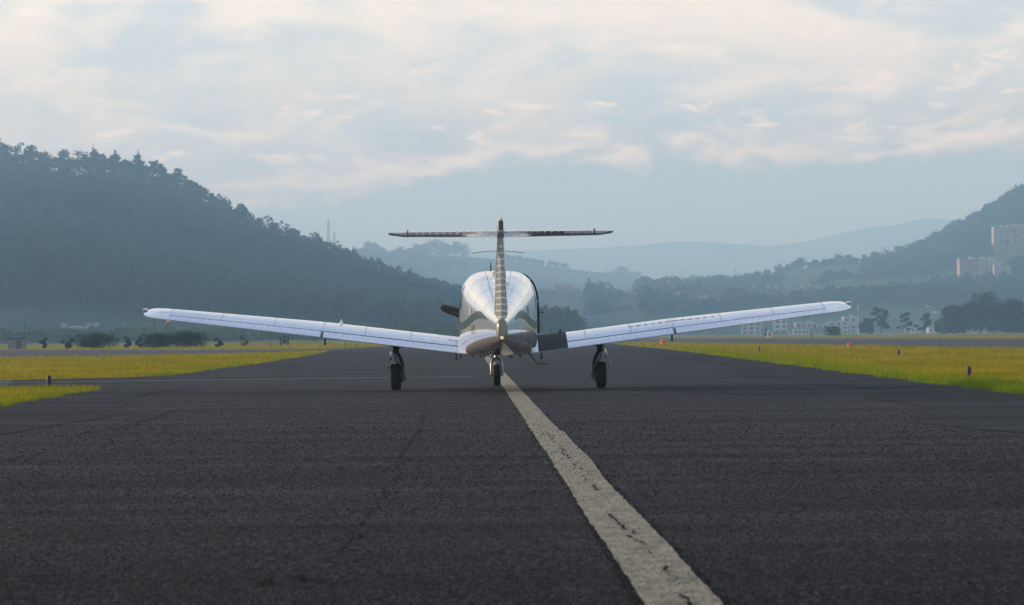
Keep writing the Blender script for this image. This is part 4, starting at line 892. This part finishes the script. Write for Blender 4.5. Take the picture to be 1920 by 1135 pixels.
# ------------------------------------------------------------------ buildings
def wallm(nm, c): return mat(nm, c, .85, noise=(.5, tuple(q * .85 for q in c)))
W_WHITE = wallm('white plaster', (.42, .41, .385)); W_CREAM = wallm('cream plaster', (.52, .46, .36)); W_PINK = wallm('pink plaster', (.45, .29, .26)); W_BRICK = wallm('orange brick', (.37, .28, .225)); W_GREY = wallm('grey plaster', (.30, .30, .30)); W_YEL = wallm('yellow plaster', (.50, .42, .20))
ROOF_T = wallm('clay tile roof', (.22, .09, .06)); ROOF_G = wallm('sheet metal roof', (.40, .41, .42)); WIN = mat('window glass', (.03, .035, .045), .15)
def building(loc, w, d, h, wall, roof, label, floors=2, cols=4, flat=True, group=None, rz=0.0, name='house', cat='house'):
    t = empty(name, loc, rz); tag(t, label, cat, group)
    b = MB(); b.box((0, d / 2, h / 2 - 4), (w, d, h + 8)); b.build('wall', wall, t)
    b = MB()
    if flat: b.box((0, d / 2, h + .12 * 1), (w * 1.04, d * 1.04, .25)); b.box((w * .2, d / 2, h + .2 + h * .06), (w * .25, d * .4, h * .14))
    else: b.add([(-w * .54, -d * .06, h + .02), (w * .54, -d * .06, h + .02), (w * .54, d * 1.06, h + .02), (-w * .54, d * 1.06, h + .02), (-w * .54, d / 2, h + d * .25), (w * .54, d / 2, h + d * .25)], [(0, 1, 5, 4), (2, 3, 4, 5), (1, 2, 5), (3, 0, 4), (0, 3, 2, 1)])
    b.build('roof', roof, t)
    fw, fh = w / cols, h / floors
    pane = MB(); pane.box((0, 0, 0), (fw * .5, .12, fh * .48)); me = mesh_np('window', pane.v, pane.f)
    for i in range(cols):
        for j in range(floors):
            o = link('window', me, WIN, t); o.location = (-w / 2 + fw * (i + .5), -0.05, fh * (j + .52))
    return t
TGp = 'white town buildings beyond the runway'
town = [(1409, 900, 7, 5.0, W_WHITE, 3, 3, 'pale narrow town block at the left end of the town'), (1423, 960, 4, 7.0, W_GREY, 4, 2, 'tall grey narrow block behind the pale one at the town left'), (1464, 940, 5, 6.5, W_CREAM, 3, 2, 'cream block with bright flat roof, tallest at the town left'), (1490, 980, 9, 4.5, W_GREY, 2, 4, 'wide grey town house left of the middle'), (1512, 960, 8, 4.8, W_PINK, 2, 4, 'pinkish town house in the middle of the town'),
        (1503, 800, 5, 1.7, W_WHITE, 1, 4, 'low white shed roof right behind the runway'), (1490, 820, 4, 1.2, W_WHITE, 1, 3, 'lowest white shed left of the low white one'), (1543, 960, 8, 4.0, W_GREY, 2, 4, 'grey town house right of the pinkish one'), (1572, 880, 7, 4.8, W_WHITE, 3, 3, 'white town block with dark windows in a column'), (1594, 950, 5, 7.2, W_WHITE, 3, 2, 'white stepped block, highest near the red mast'), (1600, 900, 6, 3.5, W_GREY, 2, 3, 'small grey house right of the white stepped block'), (1712, 900, 5, 2.4, W_WHITE, 1, 3, 'small pale house showing between the layered trees'), (1755, 860, 5, 2.0, W_WHITE, 1, 3, 'small pale house left of the big tree clump')]
for x, D, w, h, m_, fl, co, lb in town: building(gx(x, D * 1.08), w * 1.05, 5, h * .9, m_, ROOF_G, lb, fl, co)
def on_hill(hill, x, y):
    """first point of the hill's surface along the ray through the photo pixel"""
    for Dd in np.linspace(hill.Df + 5, hill.D * 1.02, 400):
        p = at(x, y, Dd)
        if float(hill.z(np.array(p.x), np.array(p.y))) >= p.z: return p
    return at(x, y, hill.D)
apt = [(1817, 512, 32, 30, W_BRICK, 8, 7, 'orange and white apartment block, left end of the long estate'), (1840, 513, 20, 31, W_WHITE, 8, 5, 'white apartment block, second in the long estate'), (1858, 514, 18, 30, W_CREAM, 8, 5, 'cream apartment block in the middle of the long estate'), (1873, 515, 16, 21, W_WHITE, 6, 4, 'lower white apartment block in front of the long estate'), (1889, 517, 12, 19, W_YEL, 6, 3, 'yellow apartment block, right end of the long estate'),
       (1876, 452, 22, 30, W_BRICK, 8, 5, 'orange apartment tower high on the right hill, left one'), (1896, 438, 10, 17, W_BRICK, 5, 3, 'small orange apartment tower high on the right hill, middle one'), (1913, 438, 14, 19, W_BRICK, 5, 4, 'orange apartment tower cut by the right edge, high on the hill')]
for x, y, wpx, hpx, m_, fl, co, lb in apt:
    Da = on_hill(right, 1846, 514).y * .955 if y > 480 else on_hill(right, 1890, 446).y * .955
    p = at(x, y, Da + (0 if wpx != 16 else -9)); s_ = p.y / F_PX; building(p, wpx * 1.10 * s_, 8, hpx * .86 * s_, m_, ROOF_G, lb, fl, co, True, None, 0, 'apartment_block', 'apartment block')
HG = 'houses on the hazy hillsides'
hs = [(spur, 1018, 545, 22, 5, W_CREAM, ROOF_G, 'long low cream building, left end of the spur village'), (spur, 1049, 544, 18, 5, W_PINK, ROOF_T, 'long pink house in the spur village row'), (spur, 1068, 545, 12, 5, W_GREY, ROOF_T, 'small grey house right of the pink house'), (spur, 1083, 546, 10, 5, W_GREY, ROOF_G, 'grey house in the middle of the spur village'), (spur, 1103, 547, 14, 9, W_GREY, ROOF_T, 'taller grey house with dark roof in the spur village'), (spur, 1110, 553, 11, 6, W_WHITE, ROOF_G, 'white house below the taller grey village house'), (spur, 1152, 558, 16, 4, W_PINK, ROOF_T, 'low reddish house at the village right end'),
      (spur, 1219, 583, 8, 12, W_WHITE, ROOF_G, 'white three storey house among trees on the spur end'), (spur, 1212, 586, 8, 5, W_WHITE, ROOF_G, 'low white house left of the three storey one'), (spur, 1231, 586, 8, 6, W_CREAM, ROOF_T, 'cream house right of the three storey one'), (spur, 1248, 594, 9, 4, W_WHITE, ROOF_G, 'lowest white house at the tip of the spur'),
      (right, 1280, 556, 20, 4, W_PINK, ROOF_T, 'faint reddish farm building on the saddle slope, left'), (right, 1322, 560, 16, 4, W_PINK, ROOF_G, 'faint pinkish farm building on the saddle slope, right'), (right, 1417, 543, 16, 6, W_BRICK, ROOF_T, 'orange farmhouse left of the long greenhouse'), (right, 1464, 541, 44, 2.5, W_WHITE, ROOF_G, 'long white greenhouse strip on the right hillside'), (right, 1503, 541, 8, 6, W_GREY, ROOF_G, 'small grey house at the right end of the greenhouse'), (right, 1624, 526, 9, 5, W_WHITE, ROOF_G, 'bright white house on the slope left of the pink row'), (right, 1642, 520, 14, 5, W_PINK, ROOF_T, 'pinkish row house on the right slope'), (right, 1652, 517, 6, 4, W_WHITE, ROOF_G, 'tiny white house at the end of the pinkish row'),
      (right, 1729, 487, 22, 7, W_BRICK, ROOF_T, 'reddish building below the lone rounded tree'), (right, 1656, 562, 20, 4, W_PINK, ROOF_G, 'low pink farm row on the lower right slope'), (right, 1695, 556, 12, 3, W_WHITE, ROOF_G, 'pale greenhouse roof on the lower slope, upper one'), (right, 1704, 562, 10, 2.5, W_WHITE, ROOF_G, 'pale greenhouse roof on the lower slope, lower one'), (right, 1745, 576, 8, 2, W_WHITE, ROOF_G, 'small bright roof above the open trees'), (right, 1783, 580, 26, 2.5, W_WHITE, ROOF_G, 'long bright roof left of the tall dark tree'), (right, 1757, 588, 8, 2.5, W_WHITE, ROOF_G, 'small bright roof below the long bright roof'), (right, 1852, 446, 10, 8, W_GREY, ROOF_G, 'grey house left of the high orange tower'), (right, 1845, 451, 12, 3, W_WHITE, ROOF_G, 'low pale house below the grey one beside the orange tower'),
      (mid, 797, 481, 22, 4, W_CREAM, ROOF_G, 'cream farm building under the trees on the middle hill'), (mid, 775, 482, 14, 3, W_WHITE, ROOF_G, 'pale low farm shed left of the cream building'), (mid, 828, 479, 12, 4, W_PINK, ROOF_T, 'reddish farmhouse right of the cream building')]
for hl, x, y, wpx, hpx, m_, rf, lb in hs:
    p = on_hill(hl, x, y); s_ = p.y / F_PX; building(p, wpx * s_, 7, hpx * s_, m_, rf, lb, 3 if hpx > 10 else (2 if hpx > 5 else 1), max(2, int(wpx / 4)), rf is ROOF_G)
# far hamlet below the left hill
for i, (x, y, wpx, hpx, m_) in enumerate(((117, 616, 5, 7, W_WHITE), (131, 618, 8, 4, W_WHITE), (143, 617, 12, 4, W_CREAM), (155, 618, 10, 3, W_WHITE), (164, 615, 5, 7, W_WHITE), (177, 614, 6, 6, W_WHITE))):
    lb = ('white tower house at the left end of the hamlet under the left hill', 'low white house, second in the left hamlet', 'long cream house in the middle of the left hamlet', 'lowest white house in the left hamlet', 'white two storey house right of the lowest one in the left hamlet', 'white house at the right end of the left hamlet')[i]
    p = on_hill(lefth, x, y); s_ = p.y / F_PX; building(p, wpx * s_, 4, hpx * s_, m_, ROOF_G, lb, 2 if hpx > 5 else 1, 2)
# long wall-like barn and open shed on the skyline
p = on_ridge(mid, 1172); building(p + Vector((0, 0, -2)), 37, 6, 6, W_GREY, ROOF_G, 'long low barn on the middle hill skyline', 1, 8, name='barn', cat='barn')
p = on_ridge(right, 1443); t = empty('open_shed', p); tag(t, 'open sided shed on posts on the right hill skyline', 'shed')
b = MB(); b.box((0, 3, 2.8), (9.5, 5, .35)); b.build('roof', CONC, t)
me = None
for x in (-4, -1.4, 1.4, 4): b = MB(); b.box((x, 1, .8), (.35, .35, 3.7)); b.build('post', CONC, t)

# ------------------------------------------------------------------ haze: one closed box of even, pale, bluish air
hz = bpy.data.materials.new('haze air'); hz.use_nodes = True; t_ = hz.node_tree; t_.nodes.clear()
pv = t_.nodes.new('ShaderNodeVolumePrincipled'); pv.inputs['Color'].default_value = (0.40, 0.70, 1.0, 1); pv.inputs['Absorption Color'].default_value = (0.45, 0.42, 0.40, 1); pv.inputs['Density'].default_value = 0.00054; pv.inputs['Anisotropy'].default_value = 0.15
om = t_.nodes.new('ShaderNodeOutputMaterial'); t_.links.new(pv.outputs[0], om.inputs['Volume'])
b = MB(); b.box((0, 2900, 129.5), (14000, 6600, 263)); hzo = b.build('haze', hz); hzo['kind'] = 'stuff'; tag(hzo, 'pale blue haze filling the valley air', 'haze')
